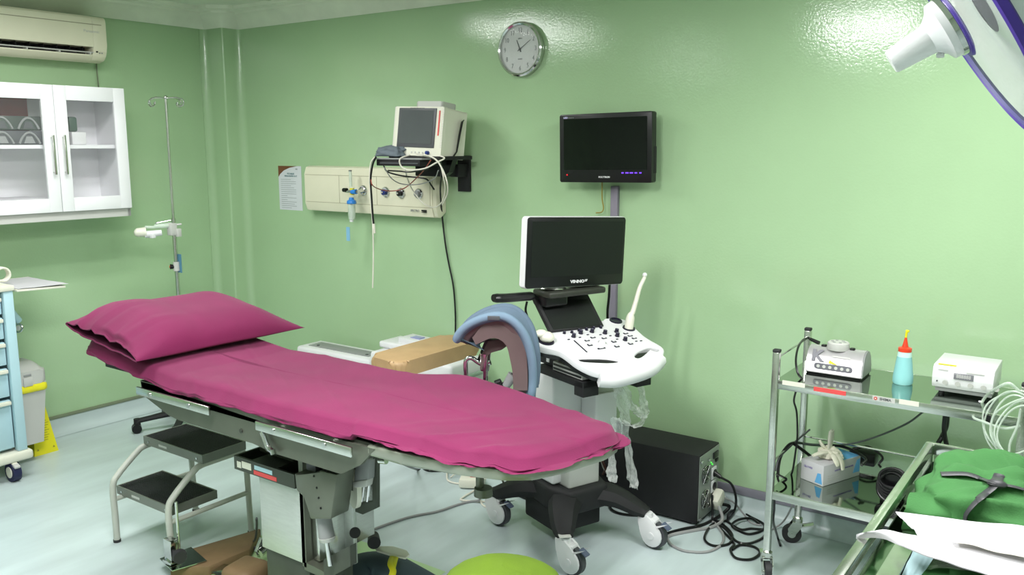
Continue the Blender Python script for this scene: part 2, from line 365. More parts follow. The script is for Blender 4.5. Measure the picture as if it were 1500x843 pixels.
# notice
a, c, d = py(408, 243, 0), py(440, 243, 0), py(443.5, 309, 0)
t = thing('notice_sheet', 'white printed notice with a brown corner swoosh taped left of the cream gas panel', 'notice', ((a.x+c.x)/2, 0, d.z))
W_, H_ = c.x-a.x+.01, a.z-d.z; F = FB((a.x+d.x)/2, (a.z+d.z)/2, -.001)
b = MB(F); b.box((0, 0, .0008), (W_, H_, .001)); obj('sheet', b, mat('notice_paper', (214, 216, 222), .6), t)
sw = [(-W_/2, H_/2), (W_*.32, H_/2), (0, H_/2-.012), (-W_*.25, H_/2-.03), (-W_*.42, H_/2-.055), (-W_/2, H_/2-.075)]
b = MB(F); b.prism(sw, .0014, .0018); obj('corner_swoosh', b, mat('brown_print', (112, 70, 44), .6), t)
text('heading', 'PETUNJUK', .015, F @ Matrix.Translation((.01, H_/2-.052, .0016)), mat('teal_print', (80, 120, 125), .6), t, bold=.0003); text('heading', 'PENGGUNAAN ALAT', .013, F @ Matrix.Translation((.01, H_/2-.067, .0016)), mat('teal_print', (80, 120, 125), .6), t, bold=.0003)
b = MB(F); random.seed(3)
for k in range(15):
    ln = random.choice([.06, .1, .13, .15, .15]); b.box((-W_/2+.022+ln/2, H_/2-.09-k*.0135, .0014), (ln, .0035, .0006))
b.box((W_*.3, H_/2-.02, .0014), (.02, .01, .0006)); obj('printed_lines', b, mat('faint_print', (160, 166, 170), .6), t)
random.seed(7)
# gas outlet panel
OFF = .09
x0, x1 = py(448, 275, -OFF).x, py(633, 285, -OFF).x; x1b = py(646, 290, -.01).x
zt, zb = py(540, 243.5, -OFF*.6).z, py(540, 314, -OFF*.7).z
zt = (py(450, 243.5, -.05).z+py(540, 244.0, -.05).z)/2; zb = py(450, 308, -.06).z
t = thing('gas_outlet_panel', 'long cream bedhead panel with medical gas outlets on the green wall', 'gas panel', ((x0+x1)/2, 0, zb))
pr = [(0, zb+.03), (.05, zb), (.075, zb+.005), (OFF, zb+.05), (OFF, zt-.05), (.075, zt-.008), (.05, zt), (0, zt)]
b = MB(); b.grid([[Vector((x, -o, z)) for o, z in pr] for x in (x0, x1)]); 
b.add([(x, -o, z) for x in (x0, x1) for o, z in pr], [tuple(range(7, -1, -1)), tuple(range(8, 16))]); obj('housing', b, M_CREAM, t, smooth=40)
b = MB(); b.prism([(-o, z) for o, z in pr], x1, x1+.03, Matrix(((0, 0, 1, 0), (1, 0, 0, 0), (0, 1, 0, 0), (0, 0, 0, 1))), b=.006); obj('end_cap', b, M_CREAM, t); b = MB(); b.prism([(-o, z) for o, z in pr], x0-.012, x0, Matrix(((0, 0, 1, 0), (1, 0, 0, 0), (0, 1, 0, 0), (0, 0, 0, 1))), b=.004); obj('end_cap', b, M_CREAM, t)
zg1, zg2 = zt-.055, zb+.06
for z in (zg1, zg2): b = MB(); b.box2((x0, -OFF-.0012, z-.0015), (x1, -OFF+.001, z+.0015)); obj('groove', b, mat('groove_shadow_tone', (172, 168, 142), .6), t)
for xx in (py(497, 275, -OFF).x, py(552, 280, -OFF).x, py(630, 285, -OFF).x): b = MB(); b.box2((xx-.0015, -OFF-.0012, zg2), (xx+.0015, -OFF+.001, zg1)); obj('groove', b, mat('groove_shadow_tone', (172, 168, 142), .6), t)
for (ox, oy), mm, nm in (((533, 279), M_CHROME, 'oxygen'), ((565.5, 281.5), M_DBLUE, 'blue'), ((588, 283), M_BLACK, 'black'), ((614, 284), M_MGREY, 'grey')):
    p = py(ox, oy, -OFF); F = FB(p.x, p.z, p.y)
    b = MB(); b.lathe([(.001, 0), (.031, 0), (.031, .008), (.026, .014), (.018, .014), (.018, .012)], F, 28, close=False); o = obj('gas_outlet', b, M_CHROME, t)
    b = MB(); b.lathe([(.001, .011), (.018, .011), (.017, .028), (.009, .032), (.001, .032)], F, 24); obj('outlet_core', b, mm, o)
    b = MB(); b.lathe([(.001, .03), (.007, .03), (.006, .04), (.001, .04)], F, 12); obj('probe_seat', b, M_CHROME, o)
p = py(612, 309, -OFF*.9); text('maker_name', 'SPECTRO', .018, FB(p.x-.012, p.z, p.y-.012), M_PAPERG, t, bold=.0002, sx=.9)
b = MB(); b.box2((p.x+.04, p.y-.014, p.z-.001), (p.x+.075, p.y-.006, p.z+.008)); b.box2((p.x+.04, p.y-.014, p.z-.008), (p.x+.075, p.y-.006, p.z-.004)); obj('maker_block', b, M_BLACK, t, stuff=True)
# oxygen flowmeter with humidifier bottle
def P(x, y, Y=-.17): return py(x, y, Y)
t = thing('oxygen_flowmeter', 'oxygen flowmeter with blue-capped humidifier bottle plugged into the cream panel', 'flowmeter', (P(515, 330).x, -.17, P(515, 330).z))
c0 = P(513, 300)
b = MB(); b.cyl(P(532, 279, -.11), P(523, 281, -.17), .010); b.cyl(P(523, 281, -.17), P(508, 280.5, -.17), .009); obj('valve_body', b, M_CHROME, t)
b = MB(); b.cyl(P(522, 281), P(515, 281.5), .015, .013); obj('blue_nut', b, M_BLUE, t)
b = MB(); b.cyl(P(514, 281)+Vector((0, .01, .02)), P(514, 281)+Vector((0, .01, -.02)), .014); obj('yellow_body', b, M_YEL, t)
b = MB(); b.cyl(P(508, 279), P(503, 278.5), .014, .012, 20); obj('control_knob', b, M_BLACK, t)
b = MB(); b.cyl(P(514, 274), P(513, 251), .009); obj('flow_tube', b, M_TUBE, t)
b = MB(); b.cyl(P(513, 251), P(513, 249.5), .010); obj('tube_cap', b, M_DGREY, t)
b = MB(); b.lathe([(.001, .035), (.013, .035), (.016, .022), (.027, .016), (.03, 0), (.026, -.004), (.001, -.004)], Matrix.Translation(P(515, 298)), 24); obj('bottle_cap', b, M_BLUE, t)
b = MB(); b.lathe([(.001, 0), (.022, 0), (.0225, -.06), (.019, -.088), (.001, -.09)], Matrix.Translation(P(515, 300)), 24); obj('bottle', b, M_TUBE, t)
b = MB(); b.cyl(P(515, 299), P(515, 322), .004); b.cyl(P(515, 319), P(515, 325), .012); obj('inner_tube', b, M_WHITE, t)
b = MB(); b.box(P(510, 343), (.03, .002, .085)); obj('blue_tag', b, mat('pale_blue_tag', (126, 176, 208), .5), t)

# patient monitor on a wall bracket
YF = -.36
a, b_, c_, d_ = py(580, 155.5, YF+.03), py(651.5, 157, YF+.03), py(645, 229.6, YF), py(573.5, 227, YF)
o = (a+b_+c_+d_)/4; mw = ((b_-a).length+(c_-d_).length)/2; mh = ((a-d_).length+(b_-c_).length)/2
F = frame(o, (b_-a)+(c_-d_), (a-d_)+(b_-c_))
t = thing('patient_monitor', 'boxy off-white patient monitor with grey screen on the black wall shelf', 'monitor', (o.x, YF+.1, d_.z))
dp = .20
b = MB(F); b.prism(rrect(mw, mh, .006), -.03, 0, b=.003); b.prism(rrect(mw-.01, mh-.005, .006), -dp, -.028, b=.004); obj('casing', b, M_OFFW, t)
b = MB(F)
for k in range(24):
    for s in (-1, 1): b.box((s*(mw/2-.004), -mh/2+.05+k*.009, .0003), (.012, .0022, .002))
obj('front_vents', b, M_LGREY, t, stuff=True)
b = MB(F); b.box((-.008, .018, .002), (mw*.76, mh*.80, .006), .002); obj('bezel', b, M_DGREY, t)
b = MB(F); b.box((-.008, .022, .005), (mw*.66, mh*.68, .003)); obj('screen', b, M_GREYSCR, t)
b = MB(F); b.box((mw/2-.028, .045, .002), (.007, .13, .003)); obj('red_stripe', b, M_REDP, t)
b = MB(F)
for k in range(5): b.box((-.055+k*.021, mh/2-.01, .001), (.017, .006, .003))
obj('indicator_bar', b, M_BLACK, t, stuff=True)
b = MB(F); b.cyl((.085, -mh/2+.018, 0), (.085, -mh/2+.018, .016), .011, .009, 16); obj('control_knob', b, M_DBLUE, t)
for k in range(4): b = MB(F); b.cyl((-.03+k*.026, -mh/2+.018, 0), (-.03+k*.026, -mh/2+.018, .003), .005, n=10); obj('button', b, M_LGREY, t)
b = MB(F); b.prism(rrect(mw*.52, .12, .01), 0, .035, Matrix.Translation((.03, mh/2, -.10)) @ Matrix.Rotation(-math.pi/2, 4, 'X'), b=.006); obj('carry_handle', b, M_LGREY, t)
b = MB(F); b.box((.04, mh/2+.034, -.075), (.07, .006, .035)); obj('yellow_sticker', b, M_YEL, t)
b = MB(F); b.tube([(mw/2+.004, mh/2-.05, -.16), (mw/2+.012, mh/2-.06, -.14), (mw/2+.01, 0, -.13), (mw/2+.008, -mh/2+.04, -.12), (mw/2, -mh/2+.005, -.1)], [.008, .012, .012, .009, .009], flat=.5); obj('side_strap', b, M_BLACK, t)
b = MB(F); b.cyl((mw/2-.01, -.04, -.03), (mw/2-.01, -.04, -.17), .003); obj('side_hook', b, M_BLACK, t)
shz = d_.z-.004
# shelf and bracket
t2 = thing('monitor_shelf', 'black swivel wall bracket and shelf carrying the patient monitor', 'wall bracket', (py(681, 255, 0).x, 0, py(681, 281, 0).z))
p0, p1 = py(673, 228, 0), py(690, 281, 0)
b = MB(); b.box2((p0.x, -.018, p1.z), (p1.x+.003, 0, p0.z), .002); obj('wall_plate', b, M_BLACKM, t2)
zc = py(672, 250, -.05).z
b = MB(); b.box2((p0.x+.01, -.10, zc-.035), (p1.x-.01, -.01, zc+.035), .004); b.box2((p0.x-.16, -.20, zc-.03), (p0.x+.05, -.05, zc+.03), .005); obj('arm', b, M_BLACKM, t2)
px0, px1 = a.x-.03, c_.x+.01
b = MB(); b.box2((px0+.01, YF-.015, shz-.022), (px1, -.1, shz-.002), .003); obj('shelf_plate', b, M_BLACKM, t2)
b = MB(); b.prism([(0, 0), (.13, 0), (.1, -.07), (.05, -.1)], -.02, .02, frame((px1-.17, -.2, shz-.02), (1, 0, 0), (0, 0, 1))); obj('swivel_head', b, M_BLACK, t2)
# pull-out tray with the blood pressure cuff
q0, q1 = py(551, 232, -.44), py(615, 244, -.44)
t3 = thing('cable_tray', 'black pull-out tray under the left of the patient monitor', 'tray', ((q0.x+q1.x)/2, -.38, q1.z))
b = MB(); b.box2((q0.x, -.44, q1.z), (q1.x, -.20, q0.z-.004), .004); obj('tray_body', b, M_BLACKM, t3)
b = MB(); b.box2((q0.x-.004, -.446, q0.z-.006), (q1.x+.02, -.2, q0.z+.002), .002); obj('tray_lip', b, M_MGREY, t3)
b = MB(); b.box2((q0.x+.03, -.444, q1.z+.012), (q1.x-.01, -.438, q1.z+.018)); obj('front_slot', b, M_DGREY, t3)
def lump(name, c, rx, ry, rz, seed, m, label, cat, amp=.25, n=28, parent=None, fs=2.2, group=None, flatb=True, rot=0):
    b = MB(); rows = []; R = Matrix.Rotation(rot, 3, 'Z')
    for i in range(n+1):
        th_ = math.pi*i/n; row = []
        for j in range(n*2):
            ph = math.pi*j/n; d = Vector((math.sin(th_)*math.cos(ph), math.sin(th_)*math.sin(ph), math.cos(th_)))
            k = 1+amp*noise.noise(d*fs+Vector((seed, 0, 0)))+amp*.6*abs(noise.noise(d*fs*2.3+Vector((seed, 5, 0))))
            e = Vector((abs(d.x)**.8*math.copysign(1, d.x), abs(d.y)**.8*math.copysign(1, d.y), abs(d.z)**.8*math.copysign(1, d.z)))*k
            z = e.z*rz; 
            if flatb: z = max(z, -rz*.55)
            row.append(Vector(c)+R @ Vector((e.x*rx, e.y*ry, z)))
        rows.append(row)
    b.grid(rows, loop_v=True); return obj(name, b, m, parent, label, cat, group, smooth=70)
cpt = py(571, 219, -.38)
lump('pressure_cuff', (cpt.x, -.36, q0.z+.028), .095, .05, .034, 2.2, mat('slate_cuff_fabric', (98, 108, 116), .8, bump=.1), 'folded slate-grey blood pressure cuff lying in front of the patient monitor', 'cuff', .35)
def P(x, y, Y=-.46): return py(x, y, Y)
cable('monitor_cable', [P(600, 227, -.4), P(586, 233), P(588, 244), P(600, 249), P(622, 247, -.44), P(640, 238), P(651, 232, -.42), P(644, 228, -.4)], .004, M_CABLEW, 'white cable in an oval loop hanging in front of the monitor tray')
cable('monitor_cable', [P(610, 226, -.4), P(630, 229), P(644, 240), P(650, 262), P(652, 280, -.38), P(646, 298, -.3), P(633, 304, -.2), P(618, 296, -.16), P(604, 278, -.16), P(597, 262, -.3), P(594, 250, -.4)], .0035, M_CABLEW, 'white cable in the large hanging loop over the right end of the gas panel')
cable('monitor_cable', [P(620, 228, -.4), P(637, 233), P(648, 248), P(655, 268), P(655, 285, -.4), P(648, 300, -.3)], .004, M_CABLEW, 'thick white cable curving down right of the big loop')
cable('monitor_cable', [P(549, 230), P(543, 240), P(541.5, 262), P(543, 295), P(546, 330), P(547, 375), P(546, 422)], .0038, M_CABLEW, 'long pale cable hanging straight down from the left edge of the tray')
cable('sensor_cable', [P(551, 230), P(546, 241), P(543, 262), P(544, 285), P(546, 315), P(547.5, 330)], .0055, M_BLACK, 'short black cable hanging beside the long pale one')
b = MB(); b.cyl(P(547.5, 328), P(549, 342), .007, .005); obj('sensor_plug', b, M_CABLEW, None, 'small white plug at the end of the short black hanging cable', 'plug')
cable('sensor_cable', [P(543, 262), P(546, 272), P(558, 278, -.3), P(575, 280, -.2), P(592, 276, -.2), P(607, 264, -.3), P(622, 248, -.4), P(631, 235)], .003, mat('brick_red_cable', (150, 72, 62), .5), 'thin reddish cable sagging across the gas outlets')
cable('sensor_cable', [P(562, 243), P(568, 252, -.4), P(590, 258, -.36), P(610, 260, -.3), P(625, 263, -.25), P(632, 272, -.2), P(636, 278, -.2)], .0045, M_BLACK, 'black cable drooping beneath the tray to the right')
cable('sensor_cable', [P(563, 246), P(574, 262, -.4), P(590, 270, -.3), P(615, 270, -.3), P(636, 262, -.35), P(642, 250)], .003, M_CABLEG, 'pale grey cable drooping beneath the tray')
cable('sensor_cable', [P(568, 250), P(585, 251, -.42), P(603, 252, -.4), P(628, 247, -.4)], .004, M_BLACK, 'black cable running level just below the tray')
cable('power_cable', [P(644, 232, -.38), P(647, 250, -.25), P(645, 280, -.12), P(648, 320, -.02), P(652, 355, -.015), P(657, 385, -.012), P(664, 420, -.012), P(667, 460, -.012), P(667, 500, -.012)], .005, M_BLACK, 'long black power cable hanging down the wall beneath the patient monitor')

# ================================================================== left wall things
# wall cabinet
CD = .33
pA, pB = sl(184, 130, CD), sl(191.7, 304.5, CD); sp_t, sp_b = sl(78.7, 126.7, CD), sl(90.7, 311.5, CD)
sR = (pA.y+pB.y)/2; sS = (sp_t.y+sp_b.y)/2; zT = pA.z; zB = pB.z; dw = sR-sS; sL = sR-dw*4
t = thing('wall_cabinet', 'white wall cabinet with glazed doors hung on the left wall', 'cabinet', LD*((sR+sL)/2)+Vector((0, 0, zB)), AL)
W2 = RL
b = MB(W2)
th2 = .018; D0 = CD-.022
b.box2((0.001, sR-th2, zB-.05), (D0, sR, zT)); b.box2((0.001, sL, zB-.05), (D0, sL+th2, zT)); b.box2((0.001, sL, zT-th2), (D0, sR, zT)); b.box2((.001, sL, zB), (D0, sR, zB+th2)); b.box2((.001, sL, zB), (.012, sR, zT)); b.box2((.001, sL+2*dw-.009, zB), (D0, sL+2*dw+.009, zT))
obj('carcass', b, M_WLAM, t)
b = MB(W2); b.box2((D0-.02, sL, zB-.05), (D0, sR-.0, zB)); obj('bottom_valance', b, M_LGREY, t)
shz2 = sl(130, 215, .2).z
for k in range(2): b = MB(W2); b.box2((.012, sL+th2+k*2*dw, shz2-.01), (D0-.02, sL+2*dw-.009+k*2*dw-(th2 if k else 0), shz2+.01)); obj('shelf', b, M_WLAM, t)
for k in range(4):
    y1 = sR-k*dw; y0 = y1-dw; f = .07; g = .0015
    b = MB(W2); xa, xb = CD-.02, CD
    b.box2((xa, y0+g, zB), (xb, y0+f, zT), .002); b.box2((xa, y1-f, zB), (xb, y1-g, zT), .002)
    b.box2((xa, y0+f, zT-f*1.15), (xb, y1-f, zT), .001); b.box2((xa, y0+f, zB), (xb, y1-f, zB+f*1.1), .001)
    dr = obj('door', b, M_WLAM, t)
    b = MB(W2); b.box2((CD-.012, y0+f-.003, zB+f*1.1-.003), (CD-.009, y1-f+.003, zT-f*1.15+.003)); obj('glass_pane', b, M_PANE, dr)
    hy = y0+.032 if k % 2 == 0 else y1-.032
    z0, z1 = zB+.21, zB+.43
    b = MB(W2); b.box2((CD+.02, hy-.006, z0), (CD+.03, hy+.006, z1), .003)
    for zz in (z0+.012, z1-.012): b.cyl((CD-.001, hy, zz), (CD+.022, hy, zz), .005, n=10)
    obj('handle', b, M_STEEL, dr)
# contents
def lthing(name, label, cat, c, group=None): return thing(name, label, cat, RL @ Vector(c), AL, group)
def lo(x, y, off): return sl(x, y, off)
bb = shz2+.0105
b = MB(W2); p = lo(32, 165, .1); b.box2((.03, sS-.30, bb+.09), (.16, sS-.075, bb+.28)); 
b = MB(W2); b.box2((.03, sS-.33, bb+.001), (.14, sS-.055, bb+.30), .003); obj('file_box', b, mat('dark_red_card', (128, 48, 44), .6), None, 'dark red box at the back of the cabinet upper shelf', 'box')
M_GLOSSB = mat('dark_glossy_print', (62, 72, 66), .3, 0, .2, 8)
for k in range(2):
    hh = .075
    tt = lthing('packaged_tray', ['clear packaged tray with grey curved print, lower of the two on the cabinet shelf', 'dark packaged tray with grey curved print, upper of the two on the cabinet shelf'][k], 'package', (.2, sS-.2, bb+k*(hh+.004)))
    z0 = bb+.001+k*(hh+.004)
    b = MB(W2); b.box2((.15, sS-.40, z0), (.29, sS-.055, z0+hh), .006); obj('package_body', b, M_GLOSSB if k else M_DGREY, tt)
    b = MB(W2)
    for j, yy in enumerate((sS-.13, sS-.27)):
        b.tube([(.293, yy-.055+.11*i/10, z0+.006+(hh*.8)*math.sin(math.pi*i/10)**.8) for i in range(11)], .006, n=6)
    obj('curved_print', b, M_MGREY, tt, stuff=True)
    b = MB(W2)
    for j, yy in enumerate((sS-.13, sS-.27)): b.prism([(yy-.03, z0+.008), (yy+.03, z0+.008), (yy+.015, z0+.045), (yy-.015, z0+.045)], .288, .292, Matrix(((0, 0, 1, 0), (1, 0, 0, 0), (0, 1, 0, 0), (0, 0, 0, 1))))
    obj('printed_shape', b, M_MGREY if k == 0 else M_DGREY, tt, stuff=True)
pb = lo(109, 198, .22)
b = MB(W2); b.box2((.16, pb.y-.03, bb+.075), (.23, pb.y+.02, bb+.16), .012); obj('spray_cap_box', b, mat('dark_green_box', (58, 84, 70), .5), None, 'small dark green item on the white box inside the right cabinet door', 'box')
b = MB(W2); b.box2((.14, pb.y-.03, bb+.001), (.25, pb.y+.055, bb+.074), .006); o_ = obj('carton', b, M_WHITE, None, 'small white carton standing on the upper shelf behind the right glass door', 'carton')
zf = zB+.019
for (k, (s0, s1, hh, lab)) in enumerate(((sS-.36, sS-.03, .02, 'bottom'), (sS-.34, sS-.04, .016, 'middle'), (sS-.38, sS-.06, .022, 'top'))):
    z0 = zf+[0, .022, .04][k]; b = MB(W2); b.box2((.03, s0, z0), (.29, s1, z0+hh), .008); obj('folded_linen', b, M_PAPER, None, f'white folded linen on the cabinet floor behind the left door, {lab} of its stack', 'linen', 'linen in the cabinet')
b = MB(W2); b.grid([[Vector((.05+.22*i/10, sS+.09+.14*j/10, zf+.006+.012*math.sin(i*.7+j)+.03*(1-j/10))) for j in range(11)] for i in range(11)]); obj('paper_sheet', b, M_PAPER, None, 'loose white sheet on the cabinet floor behind the right glass door', 'paper', smooth=60)

# air conditioner
AO = .2
a1, a2 = sl(157, 28, AO), sl(157, 91, AO); sE = (a1.y+a2.y)/2; zt, zb = sl(150, 27, AO*.75).z, sl(145, 92, AO*.8).z
t = thing('air_conditioner', 'cream split air conditioner above the white wall cabinet', 'air conditioner', LD*(sE-.4)+Vector((0, 0, zb)), AL)
pr = [(0, zb+.01), (.10, zb), (.155, zb+.012), (.178, zb+.035), (.19, zb+.06), (AO, zb+.10), (AO, zt-.03), (.195, zt-.012), (.18, zt), (0, zt)]
Mx = RL @ Matrix(((1, 0, 0, 0), (0, 0, 1, 0), (0, 1, 0, 0), (0, 0, 0, 1)))
# body with an open outlet slot: profile split round the slot
sl0, sl1 = sE-.98, sE-.085
b = MB(); b.prism(pr, sE-.085, sE, Mx, b=.006); b.prism(pr, sE-1.05, sE-.98, Mx, b=.006)
up = [(0, zb+.085), (.196, zb+.085), (AO, zb+.10), (AO, zt-.03), (.195, zt-.012), (.18, zt), (0, zt)]; lw = [(0, zb+.01), (.10, zb), (.155, zb+.012), (.178, zb+.035), (.178, zb+.042), (0, zb+.042)]
b.prism(up, sl0, sl1, Mx); b.prism(lw, sl0, sl1, Mx); b.prism([(0, zb+.04), (.09, zb+.04), (.09, zb+.09), (0, zb+.09)], sl0, sl1, Mx); obj('casing', b, M_CREAM, t)
b = MB(); b.prism([(.088, zb+.041), (.095, zb+.041), (.095, zb+.086), (.088, zb+.086)], sl0, sl1, Mx); obj('outlet_recess', b, M_BLACKM, t)
for k in range(12): b = MB(); yy = sl1-.05-k*.075; b.prism([(.10, zb+.044), (.17, zb+.044), (.165, zb+.084), (.10, zb+.084)], yy, yy+.002, Mx); obj('vane', b, M_BLACKM, t)
for k in range(3): b = MB(); yy = sl1-.02-k*.18; b.prism([(.15, zb+.042), (.19, zb+.042), (.19, zb+.052), (.15, zb+.052)], yy, yy+.008, Mx); obj('louver_clip', b, M_LGREY, t)
b = MB(); b.prism([(.172, zb+.050), (.194, zb+.052), (.196, zb+.056), (.172, zb+.054)], sl0, sl1, Mx); obj('louver_blade', b, M_LGREY, t)
b = MB(); b.prism([(AO-.002, zt-.05), (AO+.0015, zt-.05), (AO+.0015, zt-.046), (AO-.002, zt-.046)], sE-1.0, sE-.03, Mx); obj('panel_seam', b, mat('seam_tone', (150, 146, 122), .6), t)
pm = sl(134, 46, AO); text('maker_name', 'Panasonic', .022, RL @ frame((AO+.001, pm.y, pm.z), (0, 1, 0), (0, 0, 1)), M_LGREY, t, sx=1.1)
b = MB(); b.prism([(.188, zb+.055), (.1935, zb+.055), (.1945, zb+.063), (.188, zb+.063)], sE-.068, sE-.058, Mx); obj('receiver_window', b, M_BLACK, t)
for k in range(2): b = MB(); b.prism([(.19, zb+.05), (.1935, zb+.05), (.1945, zb+.056), (.19, zb+.056)], sE-.05+k*.014, sE-.044+k*.014, Mx); obj('indicator', b, M_MGREY, t)
cable('refrigerant_lead', [RL @ Vector((.012, sl(140, 95, 0).y, zb+.02)), RL @ Vector((.012, sl(141, 110, 0).y, zb-.05)), RL @ Vector((.012, sl(143, 125, 0).y, zT+.004))], .004, M_TRIMG, 'thin greenish lead running from the air conditioner down to the cabinet top')

# drip stand
bx, by = .486, -.78
t = thing('drip_stand', 'stainless drip stand with four hooks on a black star base, behind the pillow', 'drip stand', (bx, by, 0))
ztop = above_z = None
def pv(x, y, X, Y):
    d = ray(x, y); dh = Vector((d.x, d.y)); k = (Vector((X, Y))-Vector((CAM.x, CAM.y))).dot(dh)/dh.dot(dh); return CAM + d*k
ztop = pv(243, 143, bx, by).z; zmid = pv(250, 320, bx, by).z
b = MB(); b.cyl((bx, by, .1), (bx, by, zmid), .0125); obj('lower_pole', b, M_STEEL, t)
b = MB(); b.cyl((bx, by, zmid-.05), (bx, by, ztop), .008); obj('upper_pole', b, M_STEEL, t)
b = MB(); b.sphere((bx, by, ztop), .013, 12); obj('cap', b, M_CHROME, t)
for k in range(4):
    a = math.radians(15+90*k); d = Vector((math.cos(a), math.sin(a), 0)); q = [Vector((bx, by, ztop-.005))+d*r+Vector((0, 0, z)) for r, z in ((0, 0), (.04, .004), (.085, .004), (.11, -.005))]
    c = Vector((bx, by, ztop-.03))+d*.11; ring = [c+d*(.022*math.sin(u))+Vector((0, 0, .022*math.cos(u))) for u in [math.radians(x) for x in range(0, 300, 20)]]
    b = MB(); b.tube(q+ring, .0035, n=8); obj('hook', b, M_CHROME, t)
for k in range(5):
    a = math.radians(-118+72*k); d = Vector((math.cos(a), math.sin(a), 0)); o_ = Vector((bx, by, 0))
    b = MB(); b.tube([o_+Vector((0, 0, .11)), o_+d*.08+Vector((0, 0, .10)), o_+d*.2+Vector((0, 0, .085)), o_+d*.285+Vector((0, 0, .075))], [.032, .028, .022, .02], n=10, flat=.75); b.cyl(o_+d*.285+Vector((0, 0, .09)), o_+d*.285+Vector((0, 0, .05)), .02, n=12)
    lg = obj('base_leg', b, M_BLACKM, t)
    n_ = Vector((-d.y, d.x, 0)); b = MB()
    for s in (-1, 1): b.cyl(o_+d*.29+n_*s*.006+Vector((0, 0, .029)), o_+d*.29+n_*s*.024+Vector((0, 0, .029)), .029, n=20)
    obj('castor', b, M_BLACK, lg)
b = MB(); b.cyl((bx, by, .07), (bx, by, .17), .036, .03, 20); obj('hub', b, M_BLACKM, t)
# clamp-on device, knob and card
def Q(x, y, Y=by): return pv(x, y, bx, Y)
t = thing('clamped_device', 'white and clear device clamped sideways on the drip stand', 'medical device', Q(235, 345))
b = MB(); b.cyl(Q(200, 341), Q(214, 340), .026, .03, 20); b.sphere(Q(203, 341), .027, 16); obj('round_head', b, M_OFFW, t)
b = MB(); b.cyl(Q(212, 344), Q(237, 341), .022, .018, 16); b.box(Q(222, 346), (.05, .03, .025), .004); obj('body', b, M_WHITE, t)
b = MB(); b.cyl(Q(212, 333), Q(226, 333), .009, n=12); b.cyl(Q(226, 332), Q(252, 330), .013, .018, 14); obj('clear_barrel', b, M_TUBE, t)
b = MB(); b.box(Q(252, 336), (.045, .045, .075), .006); b.box(Q(261, 341), (.03, .03, .05), .004); b.cyl(Q(252, 330), Q(266, 328.5), .006, n=10); obj('clamp', b, M_LGREY, t)
b = MB(); b.cyl(Q(229, 327), Q(250, 323), .003, n=8); b.sphere(Q(229, 327), .006, 8); obj('clamp_lever', b, M_CHROME, t)
t = thing('height_clamp', 'small clamp with black and orange knob low on the drip stand pole', 'clamp', Q(252, 398))
b = MB(); b.cyl((bx, by, Q(255, 397).z), (bx, by, Q(255, 384).z), .019, n=16); obj('collar', b, M_LGREY, t)
b = MB(); b.cyl(Q(255, 391), Q(249, 391), .013, .017, 14); obj('knob', b, M_BLACK, t)
b = MB(); b.cyl(Q(249, 391), Q(248, 391), .008, n=12); obj('knob_cap', b, mat('orange_cap', (200, 110, 40), .4), t)
b = MB(); b.box(Q(262, 386)+Vector((.01, 0, 0)), (.036, .003, .115)); obj('blue_card', b, mat('muted_blue_card', (84, 132, 156), .6), None, 'narrow blue card hanging behind the drip stand pole', 'card')
# ================================================================== treatment bed
t = thing('treatment_bed', 'steel gynaecology examination bed on a brushed metal column, draped in magenta', 'bed', (2.75, -1.75, 0))
Y0, Y1 = -2.04, -1.44            # near and far sides of the frame
# column
b = MB(); b.box2((2.68, -1.93, .26), (2.925, -1.62, .56), .003); obj('column_cover', b, M_BRUSHW, t)
b = MB(); b.box2((2.93, -1.90, .27), (2.965, -1.62, .60), .002); obj('column_cover', b, M_STEEL, t)
b = MB(); b.box2((2.69, -1.92, .0), (2.93, -1.74, .262), .004); obj('column_base', b, M_BEDDARK, t)
b = MB(); b.box2((2.56, -1.80, .03), (2.93, -1.5, .07), .01); obj('floor_base', b, M_STEELP, t)
for x in (2.61, 2.88):
    for y in (-1.75, -1.55): b = MB(); b.cyl((x, y, 0), (x, y, .03), .03, n=16); obj('foot', b, M_DTYRE, t)
# tray box under the seat
b = MB(); zt, zb, x0, x1, y0, y1 = .604, .551, 2.565, 2.905, -1.95, -1.62
b.box2((x0, y0, zb), (x1, y0+.01, zt)); b.box2((x0, y1-.01, zb), (x1, y1, zt)); b.box2((x0, y0+.01, zb), (x0+.01, y1-.01, zt)); b.box2((x1-.01, y0+.01, zb), (x1, y1-.01, zt)); b.box2((x0+.01, y0+.01, zb), (x1-.01, y1-.01, zb+.012)); b.box2((2.66, y0+.01, zb), (2.80, y1-.1, zt+.0), .0)
obj('tray_box', b, M_BEDDARK, t)
def lab(nm, xa, xb, za, zb_, m): b = MB(); b.box2((xa, -1.9515, za), (xb, -1.9495, zb_)); obj(nm, b, m, t)
lab('label_plate', 2.583, 2.607, .562, .586, M_OFFW); lab('label_plate', 2.612, 2.665, .566, .592, M_OFFW); lab('label_plate', 2.685, 2.785, .576, .592, M_LBLUE); lab('red_label', 2.680, 2.808, .556, .572, M_REDP)
b = MB(); b.box2((2.70, -1.88, .61), (2.82, -1.6, .76), .004); obj('lift_head', b, M_BEDDARK, t)
b = MB(); b.box2((2.60, -1.86, .60), (2.68, -1.78, .70), .004); obj('lift_block', b, M_BEDMET, t)
b = MB(); b.box2((2.91, -1.88, .55), (2.93, -1.6, .76), .002); obj('lift_plate', b, M_BEDMET, t)
